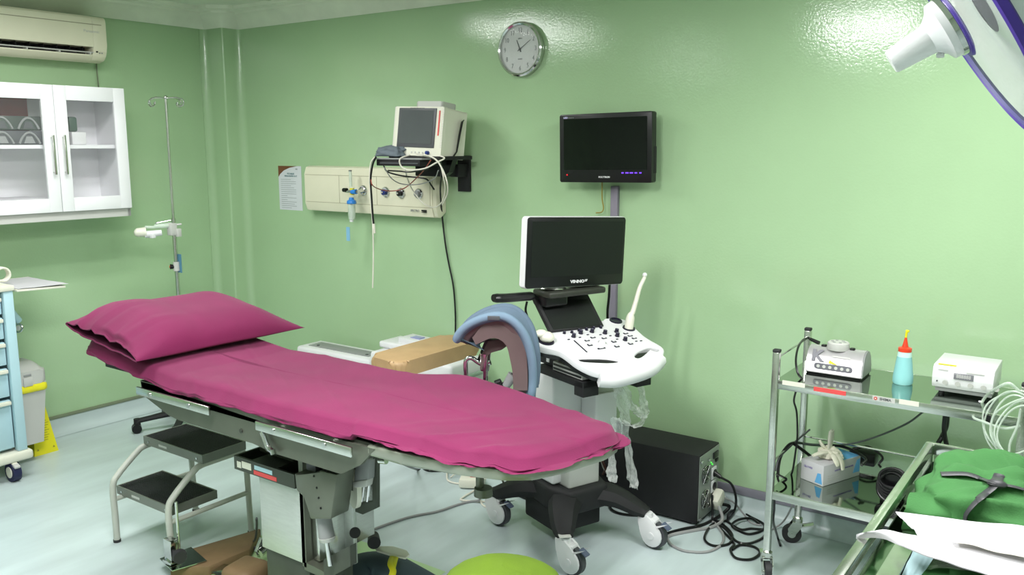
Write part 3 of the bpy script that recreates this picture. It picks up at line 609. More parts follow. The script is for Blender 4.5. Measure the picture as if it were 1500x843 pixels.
# upper frame: back section, seat section and leg section
b = MB(); Mp = Matrix(((1, 0, 0, 0), (0, 0, 1, 0), (0, 1, 0, 0), (0, 0, 0, 1)))     # (x, z) polygon extruded in y
bk = [(2.12, .845), (2.87, .815), (2.87, .718), (2.80, .725), (2.36, .728), (2.30, .735), (2.14, .785)]
b.prism(bk, Y0, Y0+.012, Mp); o1 = obj('back_side_plate', b, M_BEDMET, t)
b = MB(); b.prism(bk, Y1-.012, Y1, Mp); obj('back_side_plate', b, M_BEDMET, t)
b = MB(); b.box2((2.12, Y0, .80), (2.87, Y1, .845), .004); obj('back_frame', b, M_BEDMET, t)
st = [(2.865, .835), (3.40, .83), (3.335, .765), (3.245, .715), (2.875, .715)]
b = MB(); b.prism(st, Y0-.004, Y0+.012, Mp); obj('seat_side_plate', b, M_BEDMET, t)
b = MB(); b.prism(st, Y1-.012, Y1+.004, Mp); obj('seat_side_plate', b, M_BEDMET, t)
b = MB(); b.box2((2.87, Y0+.01, .79), (3.38, Y1-.01, .84)); obj('seat_frame', b, M_BEDDARK, t)
lo_ = [(3.36, -2.045), (3.50, -2.035), (3.70, -2.01), (3.84, -1.965), (3.905, -1.915), (3.95, -1.82), (3.995, -1.65), (3.99, -1.56), (3.94, -1.51), (3.6, -1.45), (3.36, -1.44)]
b = MB(); b.prism(lo_, .800, .838, b=.012); obj('leg_plate', b, M_BEDLT, t)
# accessory rails
for xa, xb, z in ((2.145, 2.605, .816), (2.865, 3.327, .813)):
    b = MB(); b.box2((xa, Y0-.036, z-.016), (xb, Y0-.026, z+.016), .002); r_ = obj('side_rail', b, M_STEEL, t)
    for xx in (xa+.09, xb-.12): b = MB(); b.cyl((xx, Y0-.039, z), (xx, Y0, z), .009, n=12); obj('rail_bolt', b, M_CHROME, r_)
for xa, xb, z in ((2.145, 2.605, .816), (2.865, 3.327, .813)):
    b = MB(); b.box2((xa, Y1+.026, z-.016), (xb, Y1+.036, z+.016), .002); r_ = obj('side_rail', b, M_STEEL, t)
    for xx in (xa+.09, xb-.12): b = MB(); b.cyl((xx, Y1+.039, z), (xx, Y1, z), .009, n=12); obj('rail_bolt', b, M_CHROME, r_)
for xx, zz in ((2.74, .76), (2.83, .80)): b = MB(); b.cyl((xx, Y0-.004, zz), (xx, Y0+.005, zz), .008, n=12); obj('bolt', b, M_BEDDARK, t)
# release lever below the seat rail
def P(x, y, Y=-2.06): return py(x, y, Y)
b = MB(); b.tube(cr([P(384, 633), P(389, 648), P(394, 657), P(400, 662)]), .009, n=8); b.cyl(P(399, 659), P(401, 666), .010, n=10); obj('release_lever', b, M_CHROME, t)
# actuators
def P(x, y, Y=-1.97): return py(x, y, Y)
b = MB(); F = frame(P(466, 723), P(470, 723)-P(466, 723), P(458, 690)-P(472, 757))
hp = [P(p[0], p[1]) for p in ((441, 690), (458, 694), (478, 686), (503, 692), (494, 757), (464, 757), (456, 722), (444, 716))]
b.prism([(p.x, p.z) for p in hp], -2.0, -1.915, Mp, b=.006); obj('actuator_motor', b, M_BEDMET, t)
for q in ((460, 698), (464, 715), (467, 730), (470, 745), (477, 690)): b = MB(); b.cyl(P(*q, -2.002), P(*q, -1.99), .004, n=8); obj('motor_screw', b, M_BLACK, t)
b = MB(); b.cyl(P(474, 757, -1.955), P(479, 788, -1.955), .026, .028, 20); obj('actuator_sleeve', b, M_MGREY, t)
b = MB(); b.cyl(P(479, 787, -1.955), P(480, 793, -1.955), .031, .024, 20); obj('sleeve_collar', b, M_LGREY, t)
b = MB(); b.cyl(P(478.5, 792, -1.955), P(484, 829, -1.955), .009, n=12); obj('actuator_rod', b, M_CHROME, t)
b = MB(); b.box(P(463, 676, -1.95), (.05, .05, .06), .005); b.cyl(P(463, 678, -1.99), P(463, 678, -1.9), .012, n=12); obj('actuator_bracket', b, M_DGREY, t)
# mounting channel and foot plate
b = MB(); q = [P(x, y, -1.9) for x, y in ((446, 668), (455, 826), (487, 841))]
b.box2((q[0].x, -1.93, q[1].z), (q[0].x+.022, -1.86, .72)); b.prism([(q[1].x, q[1].z+.02), (q[2].x, q[2].z+.015), (q[2].x, q[2].z-.01), (q[1].x, q[1].z-.012)], -1.93, -1.86, Mp); obj('mounting_channel', b, M_BEDMET, t)
b = MB(); b.prism([(3.03, .235), (3.165, .33), (3.165, .405), (3.03, .315)], -1.94, -1.91, Mp); b.box2((2.93, -1.9, .0), (3.03, -1.80, .24), .003); obj('foot_block', b, M_BEDDARK, t)
b = MB(); b.cyl(P(520, 781, -1.93), P(520, 781, -1.90), .019, n=16); obj('hook_stop', b, M_BLACK, t)
# second cover, rear disc, second actuator and L bracket
b = MB(); b.box2((2.87, -1.775, .22), (3.01, -1.755, .60), .003); obj('column_cover', b, M_BRUSHW, t)
b = MB(); b.box2((3.08, -1.86, .56), (3.12, -1.84, .72), .003); obj('disc_bracket', b, M_BEDDARK, t)
dc = py(515, 713, -1.85); b = MB(); b.cyl(dc+Vector((0, .0, 0)), dc+Vector((.008, .014, 0)), .078, n=36); obj('foot_pedal_disc', b, M_OFFW, t)
def P(x, y, Y=-1.86): return py(x, y, Y)
b = MB(); b.prism([((lambda p: (p.x, p.z))(P(x, y))) for x, y in ((530, 664), (551, 660), (549, 700), (527, 704))], -1.89, -1.84, Mp, b=.006); obj('second_actuator', b, M_MGREY, t)
b = MB(); b.prism([((lambda p: (p.x, p.z))(P(x, y))) for x, y in ((526, 702), (548, 699), (546, 710), (527, 711))], -1.893, -1.835, Mp, b=.004); obj('actuator_collar', b, M_LGREY, t)
for dx in (0, 8): b = MB(); b.cyl(P(533+dx, 710), P(530+dx, 735), .005, n=10); obj('actuator_rod', b, M_CHROME, t)
b = MB(); b.prism([((lambda p: (p.x, p.z))(P(x, y))) for x, y in ((546, 660), (552, 660), (552, 745), (532, 754), (521, 750), (521, 738), (546, 735))], -1.862, -1.845, Mp); obj('l_bracket', b, M_BEDDARK, t)
b = MB(); b.box(P(541, 657), (.085, .07, .05), .006); obj('hinge_block', b, M_BEDMET, t)
b = MB(); b.cyl(P(556, 675, -2.0), P(566, 676, -2.0), .010, n=12); obj('hinge_knob', b, M_CHROME, t)
b = MB(); b.cyl(P(703, 697, -1.85), P(703, 716, -1.85), .013, n=16); b.cyl(P(708, 715, -1.85), P(708, 726, -1.85), .028, .03, 20); obj('leg_socket', b, M_BEDMET, t)
# mattress (hidden under the sheet but real)
def bz(x):
    z = .898
    if x < 2.35: z += (2.35-x)*.10
    if x > 3.4: z -= (x-3.4)*.03
    return z
b = MB(); b.prism([(1.80, -2.0), (3.4, -2.0), (3.70, -1.96), (3.86, -1.90), (3.93, -1.62), (3.9, -1.54), (3.4, -1.47), (1.80, -1.47)], .845, .862); obj('mattress', b, M_BLACKM, t)

# ---------------- sheet
import bisect
NEAR = [(1.72, -2.02), (1.80, -2.045), (2.2, -2.05), (2.9, -2.055), (3.3, -2.045), (3.5, -2.03), (3.7, -2.0), (3.83, -1.965), (3.90, -1.915)]
END = [(3.935, -1.84), (3.965, -1.74), (3.99, -1.64), (3.992, -1.58), (3.97, -1.535)]
FAR = [(3.93, -1.505), (3.8, -1.475), (3.6, -1.435), (3.4, -1.40), (3.26, -1.395), (3.14, -1.42), (3.02, -1.46), (2.8, -1.455), (2.5, -1.45), (2.2, -1.46), (1.80, -1.44), (1.72, -1.46)]
HEAD = [(1.69, -1.50), (1.685, -1.75), (1.69, -1.98)]
out = cr([Vector((x, y, 0)) for x, y in NEAR+END+FAR+HEAD+NEAR[:1]], 22)[:-1]
# resample evenly
L = [0]
for i in range(1, len(out)+1): L.append(L[-1]+(out[i % len(out)]-out[i-1]).length)
NO = 520; O2 = []
for k in range(NO):
    s = L[-1]*k/NO; i = bisect.bisect_right(L, s)-1; f = (s-L[i])/(L[i+1]-L[i]+1e-9); O2.append(out[i].lerp(out[(i+1) % len(out)], f))
def ridged(v): return 1-abs(noise.noise(v))*2
def top_z(p, r):
    z = bz(p.x); v = Vector((p.x*2.2, p.y*3, .3))
    z += .006*noise.noise(v)+.004*noise.noise(v*2.7)
    z += .010*math.exp(-((p.x-3.27)/.12)**2-((p.y+1.43)/.12)**2)              # bump over the far clamp
    # long diagonal pull creases
    z += .0035*max(0, ridged(Vector((p.x*3+p.y*5, p.x*1.1-p.y*.6, 2)))-.72)*3
    z += .010*max(0, ridged(Vector((p.x*7-p.y*5, p.y*2, 9)))-.6)*2.2*max(0, 1-Vector((p.x-3.78, (p.y+1.95)*1.2, 0)).length/.42)
    z += .008*max(0, ridged(Vector((p.x*5+p.y*9, p.y*2, 4)))-.6)*2.2*max(0, 1-Vector((p.x-2.55, (p.y+2.05)*1.5, 0)).length/.45)
    return z
rows = []
rings = [i/26 for i in range(27)]
for r in rings:
    row = []
    for p in O2:
        m = Vector((min(max(p.x, 1.98), 3.70), -1.75, 0)); q = m.lerp(p, .001+.999*r)
        e = (p-q).length; z = top_z(q, r); R_ = .042 if p.x < 3.3 else .034
        if e < R_: z -= R_-math.sqrt(max(0, R_*R_-(R_-e)**2))
        sa = (p-O2[0]).length; wgt = math.exp(-((p.x-3.80)/.20)**2)*(1 if p.y < -1.72 else .35)
        z -= .020*wgt*max(0, (r-.62)/.38)*abs(math.sin((p.x*1.0-p.y*.9)*15+2.2*math.sin(p.y*7)))
        row.append(Vector((q.x, q.y, z)))
    rows.append(row)
H = 14
last = rows[-1]
for h in range(1, H+1):
    row = []
    for k, p in enumerate(last):
        a = O2[(k+1) % NO]-O2[k-1]; n_ = Vector((a.y, -a.x, 0)).normalized(); s = L[-1]*k/NO; f = h/H
        drop = .022 if p.x < 3.3 else .012
        if p.x > 3.6: drop = .014+.020*noise.noise(Vector((s*5, 0, 3)))
        drop += .008*noise.noise(Vector((s*5, 1, 1)))
        amp = .007 + (.034 if p.x > 3.4 else .006)
        fold = amp*noise.noise(Vector((s*11, f*1.2, 4)))+amp*.6*(max(0, ridged(Vector((s*8, f*2, 7)))-.4))
        tuck = -.02*max(0, f-.7)/.3
        o_ = .004+fold*math.sin(min(1, f*1.4)*math.pi/2)+tuck
        row.append(Vector((p.x, p.y, p.z-drop*f))+n_*o_)
    rows.append(row)
b = MB(); b.grid(rows, loop_v=True); b.f.append(tuple(range(NO-1, -1, -1)))
obj('bed_sheet', b, M_MAG, None, 'rumpled magenta cotton sheet fitted over the examination bed', 'bed sheet', smooth=80)

# ---------------- pillow
PC = Vector((1.955, -1.70, 0)); PLY, PWX = .76, .54       # length across the bed, width along it
t = thing('pillow', 'plump magenta pillow with an open-ended case at the head of the bed', 'pillow', (PC.x, PC.y, bz(PC.x)))
ang = math.radians(-3)
def pillow_rows(nu=70, nv=84):
    rows = []
    for i in range(nu+1):
        u = i/nu                                     # 0 near open end, 1 far end
        row = []
        for j in range(nv):
            a = 2*math.pi*j/nv; ca, sa = math.cos(a), math.sin(a)
            # plan width narrows slightly between corners
            wv = PWX/2*(1-.06*math.sin(math.pi*u))
            edge = max(0, min(1, u/.36)); edge2 = max(0, min(1, (1-u)/.30))
            hh = .115*(math.sin(edge*math.pi/2)**.75)*(math.sin(edge2*math.pi/2)**.7)
            hh = hh+(.026 if u < .2 else .026*max(0, 1-(u-.2)/.2))+.003
            X = wv*math.copysign(abs(ca)**.75, ca); zz = hh*math.copysign(abs(sa)**(1.0), sa)
            if zz < 0: zz *= .25
            flat = 1-abs(ca)**3
            y = -PLY/2+u*PLY
            if u < .5:                                  # gathers radiating from the open end
                g = (1-u/.5)**1.3; zz += (1 if sa > 0 else .3)*g*flat*(.020*noise.noise(Vector((X*15, u*2.2, 1)))+.024*max(0, ridged(Vector((X*11, u*1.5, 5)))-.45))
            zz += .006*noise.noise(Vector((X*7, y*7, 8)))*flat
            yy = y + (.014*math.sin(X*9+1) if u < .02 else 0)+ .03*(abs(ca)**2)*(1 if u > .9 else 0)*(u-.9)*10
            sl_ = bz(PC.x+X)-bz(PC.x)
            row.append(Vector((X*math.cos(ang)-yy*math.sin(ang)+PC.x, X*math.sin(ang)+yy*math.cos(ang)+PC.y, bz(PC.x)+.030+zz+sl_*.8+(.035 if X < 0 else .0)*abs(X/wv)**1.5)))
        rows.append(row)
    return rows
rw = pillow_rows()
b = MB(); b.grid(rw, loop_v=True); b.f.append(tuple((len(rw)-1)*84+j for j in range(84))); po = obj('pillow_case', b, M_MAG, t, smooth=80)
# inside of the open end, its shade painted in as darker cotton
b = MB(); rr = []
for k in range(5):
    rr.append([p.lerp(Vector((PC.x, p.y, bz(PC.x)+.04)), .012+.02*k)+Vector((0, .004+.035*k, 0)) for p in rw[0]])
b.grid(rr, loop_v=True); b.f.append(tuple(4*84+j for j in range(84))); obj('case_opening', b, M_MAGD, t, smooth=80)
b = MB(); b.tube([p for p in rw[0]]+[rw[0][0]], .0035, n=6, caps=False); obj('hem', b, M_MAG, t)

# ================================================================== step stool
t = thing('step_stool', 'two-step metal stool with black ribbed treads, tucked under the head of the bed', 'step stool', (1.87, -1.75, 0))
ST = [(1.655, 2.09, .435)]
def step(x0, x1, y0, y1, z):
    b = MB(); b.box2((x0+.007, y0+.007, z-.034), (x1-.007, y1-.007, z-.0095))
    for a_, c_ in (((x0, y0, z-.035), (x1, y0+.006, z+.003)), ((x0, y1-.006, z-.035), (x1, y1, z+.003)), ((x0, y0+.0062, z-.035), (x0+.006, y1-.0062, z+.003)), ((x1-.006, y0+.0062, z-.035), (x1, y1-.0062, z+.003))): b.box2(a_, c_)
    o = obj('step_frame', b, M_STOOLF, t)
    b = MB(); b.box2((x0+.008, y0+.008, z-.008), (x1-.008, y1-.008, z+.001)); 
    n = 22
    for k in range(n): yy = y0+.014+(y1-y0-.028)*k/(n-1); b.box2((x0+.01, yy-.002, z), (x1-.01, yy+.002, z+.0025))
    obj('tread', b, M_RUB, o)
    for xx in (x0+.04, x1-.04): b = MB(); b.cyl((xx, y0-.003, z-.018), (xx, y0+.001, z-.018), .005, n=8); obj('rivet', b, M_CHROME, o)
    b = MB(); b.box2((x0+.12, y0-.0012, z-.022), (x0+.18, y0, z-.012)); obj('sticker', b, M_LGREY, o)
step(1.665, 2.105, -1.775, -1.55, .448)
step(1.63, 2.045, -1.90, -1.67, .243)
for x in (1.664, 2.085):
    yf = -1.935; b = MB()
    b.tube(cr([(x, yf, .0), (x, yf, .12), (x, yf, .26), (x, yf+.03, .31), (x, -1.81, .385), (x, -1.77, .402), (x, -1.70, .404), (x, -1.56, .404)], 6), .014, n=12); obj('side_rail', b, M_GREYP, t)
    b = MB(); b.tube([(x, -1.56, .41), (x, -1.54, .38), (x, -1.53, 0)], .013, n=12); obj('leg', b, M_GREYP, t)
    b = MB(); b.tube([(x, yf, .20), (x, -1.53, .20)], .011, n=10); obj('stretcher', b, M_GREYP, t)
    for y in (yf, -1.53): b = MB(); b.cyl((x, y, -.0), (x, y, .012), .0165, n=12); obj('rubber_foot', b, M_DTYRE, t)

# ================================================================== things lying on the floor under the bed
b = MB(); b.box2((2.15, -2.2, 0.001), (3.05, -1.30, .004)); obj('floor_layer', b, M_MINT, None, 'thin pale green layer on the floor under the bed column', 'sheet')  # thin flat box in one pale green over the floor
t = thing('leg_board', 'long brown padded board lying on the floor behind the step stool leg', 'padded board', (2.2, -1.75, .005))
b = MB(); pl = [pz(x, y, .06) for x, y in ((280, 802), (382, 772), (366, 803), (306, 828), (248, 830))]
b.prism([(pl[0].x, pl[0].y), (pl[1].x, pl[1].y), (pl[2].x, pl[2].y), (pl[3].x, pl[3].y), (pl[4].x, pl[4].y)], .006, .055, b=.008); obj('pad', b, M_BROWN, t)
t = thing('small_cushion', 'small rounded brown cushion on the floor left of the bed column', 'cushion', pz(365, 843, .005))
b = MB(); c = pz(366, 826, .09); b.box((c.x, c.y-.02, .055), (.15, .16, .09), .035, Matrix.Rotation(.15, 3, 'Z'), seg=4); obj('pad', b, M_BROWN, t)
t = thing('rail_clamp', 'metal rail clamp with a black knob standing on a steel plate by the stool leg', 'clamp', pz(265, 825, .06))
b = MB(); zz = .058; pp = [pz(x, y, zz) for x, y in ((234, 820), (280, 803), (303, 823), (252, 838))]; b.prism([(p.x, p.y) for p in pp], zz, zz+.004); obj('plate', b, M_STEELP, t)
b = MB(); c = pz(252, 826, zz); b.box((c.x, c.y, zz+.06), (.05, .035, .10), .004); b.box((c.x, c.y, zz+.012), (.06, .05, .014), .003); obj('clamp_body', b, M_CHROME, t)
b = MB(); b.cyl(c+Vector((.01, .03, .04)), c+Vector((.01, .03, .26)), .006, n=10); obj('clamp_rod', b, M_STEEL, t)
b = MB(); k_ = c+Vector((.055, .0, .05)); b.cyl(c+Vector((.02, 0, .05)), k_, .014, n=12); b.cyl(k_, k_+Vector((.02, -.008, 0)), .03, .026, 20); obj('knob', b, M_DTYRE, t)
t = thing('steel_tray', 'shallow stainless tray on the floor in front of the brown board', 'tray', pz(325, 843, .005))
b = MB(); c = [pz(x, y, .05) for x, y in ((308, 834), (328, 822), (400, 840), (370, 870))]; b.prism([(p.x, p.y) for p in c], .008, .04, b=.006); obj('tray_body', b, M_STEELP, t)
b = MB(); c = pz(381, 811, .08); b.cyl(c, c+Vector((0, .05, .02)), .018, n=14); b.cyl(c+Vector((-.02, 0, .0)), c+Vector((-.02, .03, .05)), .012, n=12); obj('floor_fitting', b, M_CHROME, None, 'small chrome fitting on the floor against the column base', 'fitting')
cable('floor_lead', [pz(376, 760, .25), pz(376, 775, .15), pz(374, 790, .08), pz(370, 797, .03), pz(378, 812, .03)], .005, M_DGREY, 'dark lead curling down beside the brushed column cover')
# spare leg rest lying on the floor with the yellow strap
t = thing('spare_leg_rest', 'dark blue-grey padded leg rest lying on the floor under the foot of the bed', 'leg rest', pz(560, 843, .01))
def P(x, y, z): return pz(x, y, z)
rows = []
path = [(505, 856, .14), (512, 832, .16), (528, 818, .17), (555, 815, .17), (592, 828, .15), (628, 846, .11), (665, 868, .06)]
pc = cr([P(*p) for p in path], 6)
for i, p in enumerate(pc):
    f = i/(len(pc)-1); wd = .075+.02*math.sin(f*math.pi); row = []
    tdir = (pc[min(i+1, len(pc)-1)]-pc[max(0, i-1)]).normalized(); sd = tdir.cross(Vector((0, 0, 1))).normalized(); nn = sd.cross(tdir)
    for k in range(14):
        a = math.pi*k/13; row.append(p+sd*math.cos(a)*wd+nn*(math.sin(a)*.05-.05))
    for k in range(14):
        a = math.pi*(1-k/13); row.append(p+sd*math.cos(a)*(wd-.02)+nn*(math.sin(a)*.03-.055))
    rows.append(row)
b = MB(); b.grid(rows, loop_v=True); obj('padding', b, M_PADD, t, smooth=80)
b = MB(); b.tube(cr([P(577, 812, .19), P(572, 826, .20), P(576, 838, .19), P(570, 850, .17)], 6), .012, n=8, flat=.35); b.tube(cr([P(583, 808, .18), P(578, 824, .20), P(573, 845, .18)], 6), .010, n=8, flat=.35); obj('yellow_strap', b, M_YEL, t)
b = MB(); q = P(570, 810, .2); b.prism([(P(x, y, .2).x, P(x, y, .2).y) for x, y in ((548, 802), (575, 802), (596, 808), (600, 814), (594, 819), (570, 813), (552, 808))], .195, .205, b=.003); obj('slotted_plate', b, M_OFFW, t)
b = MB(); b.cyl(P(548, 803, .2), P(548, 793, .23), .008, n=10); b.cyl(P(548, 796, .23), P(547, 786, .23), .026, .022, 18); obj('knob', b, M_DTYRE, t)
# ================================================================== white units between the bed and the wall
t = thing('purifier_cabinet', 'low white unit with a grey top grille against the wall behind the bed', 'cabinet', (1.32, -.18, 0))
x0, x1, y0, y1, zz = .99, 1.64, -.30, -.09, .50
b = MB(); b.box2((x0, y0, .02), (x1, y1, zz), .02, seg=3); obj('body', b, M_WHITE, t)
b = MB(); b.box2((x0+.06, y0+.05, zz-.003), (x1-.06, y1-.05, zz+.003), .004); g = obj('top_grille', b, M_MGREY, t)
for q in ((x0+.12, y0+.08), (x1-.1, y0+.08)): b = MB(); b.cyl((q[0], q[1], zz+.002), (q[0], q[1], zz+.006), .01, n=12); obj('button', b, M_DGREY, g)
for x in (x0+.05, x1-.05): b = MB(); b.box2((x-.02, y0+.03, 0), (x+.02, y1-.03, .022)); obj('foot', b, M_DGREY, t)
t = thing('bedside_unit', 'white bedside unit with a green recessed handle under the tan arm board', 'cabinet', (2.01, -.21, 0))
x0, x1, y0, y1, zz = 1.70, 2.32, -.36, -.06, .575
b = MB(); b.box2((x0, y0, .03), (x1, y1, zz), .02, seg=3); obj('body', b, M_WHITE, t)
b = MB(); b.tube(cr([(x1+.004, y0+.03, .49), (x1+.016, y0+.05, .495), (x1+.016, y1-.06, .495), (x1+.004, y1-.04, .49)]), .012, n=10); obj('side_handle', b, mat('grey_green_plastic', (150, 172, 156), .4), t)
b = MB(); F_ = None
p, q = py(640, 538, y0-.001), py(678, 524, y0-.001)
b.box2((x0+.1, y0-.006, .36), (x1-.12, y0, .375), .002); obj('drawer_edge', b, M_LGREY, t)
b = MB(); b.box2((x0+.02, y0+.02, 0), (x1-.02, y1-.02, .032)); obj('plinth', b, M_DGREY, t)
t = thing('white_meter_box', 'small white box with a bluish display on the bedside unit left of the tan board', 'instrument', (1.82, -.16, .0))
b = MB(); b.box2((1.68, -.26, .576), (2.02, -.07, .615), .012, seg=3); b.prism([(1.80, .614), (2.02, .614), (2.0, .637), (1.80, .645)], -.22, -.09, Mp, b=.004); obj('body', b, M_WHITE, t)
b = MB(); b.box2((1.86, -.18, .640), (1.93, -.13, .646)); obj('display', b, mat('lilac_display', (150, 152, 200), .3), t)
t = thing('arm_board', 'tan padded arm board reaching from the bed towards the wall', 'arm board', (2.67, -.9, .0))
b = MB()
cpts = [(2.495, -1.17), (2.715, -1.20), (2.725, -.60), (2.49, -.585)]
def rpoly(P4, r, n=5):
    out = []; k = len(P4)
    for i in range(k):
        p = Vector(P4[i]); a = (Vector(P4[i-1])-p).normalized(); c = (Vector(P4[(i+1) % k])-p).normalized()
        h = a.angle(c)/2; d = r/math.tan(h); s_ = p+a*d; e_ = p+c*d; ce = p+(a+c).normalized()*(r/math.sin(h))
        for j in range(n+1):
            v = (s_.lerp(e_, j/n)-ce).normalized()*r+ce; out.append((v.x, v.y))
    return out
b.prism(rpoly([(p[0], p[1]) for p in cpts], .065), .755, .825, b=.024, seg=4); obj('cushion', b, M_TAN, t)
b = MB(); b.box2((2.52, -1.15, .735), (2.66, -.66, .755), .003); obj('base_plate', b, M_STEEL, t)
b = MB(); b.box2((2.56, -1.40, .725), (2.60, -.9, .738)); b.box2((2.55, -1.42, .70), (2.61, -1.395, .84)); obj('support_bar', b, M_STEEL, t)

# ================================================================== boot-shaped leg holder on the far side of the bed
SX, SY = 3.36, -1.30
Nv = Vector((CAM.x-SX, CAM.y-SY, 0)).normalized()        # roughly faces the camera; the holder stands in this vertical plane
ax = math.radians(-62); Nv = Vector((math.cos(ax), math.sin(ax), 0)); SC0 = Vector((SX, SY, 0))
def sp(x, y): return pn(x, y, SC0, Nv)
t = thing('leg_holder', 'boot-shaped blue-grey padded leg holder on a chrome rod at the far side of the bed', 'leg holder', (SX, SY, .84))
side = Nv
path = cr([sp(*p) for p in ((690, 503), (695, 493), (707, 484), (722, 478), (738, 476), (750, 485), (758, 500), (763, 522), (764, 546), (762, 572))], 5)
wid = .155
def trough(path, off_in, off_out, zs, m, nm, par, wid_a, flare):
    rows = []; n = len(path)
    for i, p in enumerate(path):
        tn = (path[min(i+1, n-1)]-path[max(i-1, 0)]).normalized(); up = side.cross(tn).normalized()
        if up.dot(Vector((.3, .3, 1))) < 0 and i < n*.5: up = -up
        rows.append((p, tn, up))
    P = []
    for i, (p, tn, up) in enumerate(rows):
        f = i/(n-1); row = []; k = 12; w_ = wid_a*(.72+.28*math.sin(math.pi*min(1, f*1.1)))*(1 if f > .04 else .75)
        for j in range(k+1):
            c = j/k*2-1; row.append(p + side*(c*w_/2) + up*(off_out+flare*abs(c)**2.2))
        for j in range(k, -1, -1):
            c = j/k*2-1; row.append(p + side*(c*w_/2*.97) + up*(off_in+flare*.9*abs(c)**2.2))
        P.append(row)
    b = MB(); b.grid(P, loop_v=True); nn = len(P[0]); b.f.append(tuple(range(nn-1, -1, -1))); b.f.append(tuple((n-1)*nn+j for j in range(nn)))
    return obj(nm, b, m, par, smooth=70)
# flip check so that 'up' points outwards (away from the concave side)
def outward(path):
    mid = path[len(path)//2]; tn = (path[len(path)//2+1]-path[len(path)//2-1]).normalized(); up = side.cross(tn); c = (path[0]+path[-1])/2
    return 1 if up.dot(mid-c) > 0 else -1
if outward(path) < 0: side = -side
trough(path, -.012, .004, 0, M_SHELL, 'shell', t, wid, .028)
trough(path, .006, .034, 0, M_PAD, 'padding', t, wid+.02, .03)
for s_ in (-1, 1):
    rows = []; n = len(path); pp = []
    for i, p in enumerate(path):
        tn = (path[min(i+1, n-1)]-path[max(i-1, 0)]).normalized(); up = side.cross(tn).normalized(); f = i/(n-1); w_ = (wid+.02)*(.72+.28*math.sin(math.pi*min(1, f*1.1)))*(1 if f > .04 else .75)
        pp.append(p+side*(s_*w_/2)+up*.050)
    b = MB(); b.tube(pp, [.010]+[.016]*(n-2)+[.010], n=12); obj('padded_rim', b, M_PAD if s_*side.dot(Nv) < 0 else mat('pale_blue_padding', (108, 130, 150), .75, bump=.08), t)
Fs = frame(SC0, Vector((0, 0, 1)).cross(Nv), (0, 0, 1)); inv = Fs.inverted()
inn = [(697, 505), (706, 501), (718, 496), (731, 497), (742, 507), (747, 525), (751, 547), (752, 572)]
ott = [(773, 572), (773, 545), (770, 512), (762, 488), (749, 472), (729, 467), (708, 476), (692, 495)]
sg = [pn(x, y, SC0+Nv*.07, Nv) for x, y in [(p.x, p.y) for p in cr([Vector((*q, 0)) for q in inn], 4)]+[(p.x, p.y) for p in cr([Vector((*q, 0)) for q in ott], 4)]]
b = MB(); b.prism([(lambda v: (v.x, v.y))(inv @ p) for p in sg], .064, .074, Fs); obj('side_shell', b, M_SHELL, t)
for q, r_ in (((727, 453), -.09), ((724, 467), .09)):
    c = pn(*q, SC0+Nv*r_, Nv)+Vector((0, 0, .004)); b = MB(); b.box(c, (.045, .03, .016), .002, Matrix.Rotation(math.radians(28), 3, 'Z')); obj('strap_buckle', b, M_DGREY, t)
b = MB(); hp = [sp(x, y) for x, y in ((716, 498), (742, 495), (745, 505), (735, 512), (720, 514), (713, 520), (709, 540), (704, 542), (706, 520))]; 
Fs = frame(SC0, Vector((0, 0, 1)).cross(Nv), (0, 0, 1)); inv = Fs.inverted()
b.prism([(lambda v: (v.x, v.y))(inv @ p) for p in hp], -.02, .02, Fs, b=.004); obj('bracket', b, M_SHELL, t)
b = MB(); b.prism([(lambda v: (v.x, v.y))(inv @ sp(x, y)) for x, y in ((711, 496), (720, 494), (704, 530), (697, 531))], -.03, -.018, Fs); obj('strap', b, M_BLACK, t)
b = MB(); b.tube(cr([sp(683, 556), sp(682, 536), sp(684, 527), sp(691, 525), sp(700, 531), sp(707, 535)], 6), .0095, n=12); obj('chrome_rod', b, M_CHROME, t)
b = MB(); b.cyl(sp(711, 518), sp(710, 543), .021, .018, 18); b.cyl(sp(705, 534), sp(718, 530), .014, n=14); obj('rod_clamp', b, M_CHROME, t)
b = MB(); b.cyl(sp(711, 540), sp(711, 566), .0105, n=12); obj('support_post', b, M_CHROME, t)
b = MB(); b.tube(cr([sp(751, 548), sp(745, 556), sp(738, 562), sp(733, 566)], 5), .006, n=8); b.cyl(sp(734, 560), sp(726, 563), .014, n=14); obj('adjuster_lever', b, M_BLACK, t)
b = MB(); b.cyl(sp(752, 550), sp(741, 566), .022, .016, 16); obj('lower_joint', b, M_MGREY, t)

# ================================================================== ultrasound machine
UA = math.atan2(-.37, .93); UO = Vector((3.27, -.69, 0))
t = thing('ultrasound_machine', 'white and black ultrasound machine with a large dark monitor on four castors', 'ultrasound machine', UO, UA)
U = Matrix.Translation(UO) @ Matrix.Rotation(UA, 4, 'Z'); UI = U.inverted()
UF = (U.to_3x3() @ Vector((1, 0, 0))); UL = (U.to_3x3() @ Vector((0, 1, 0)))
def ub(): return MB(U)
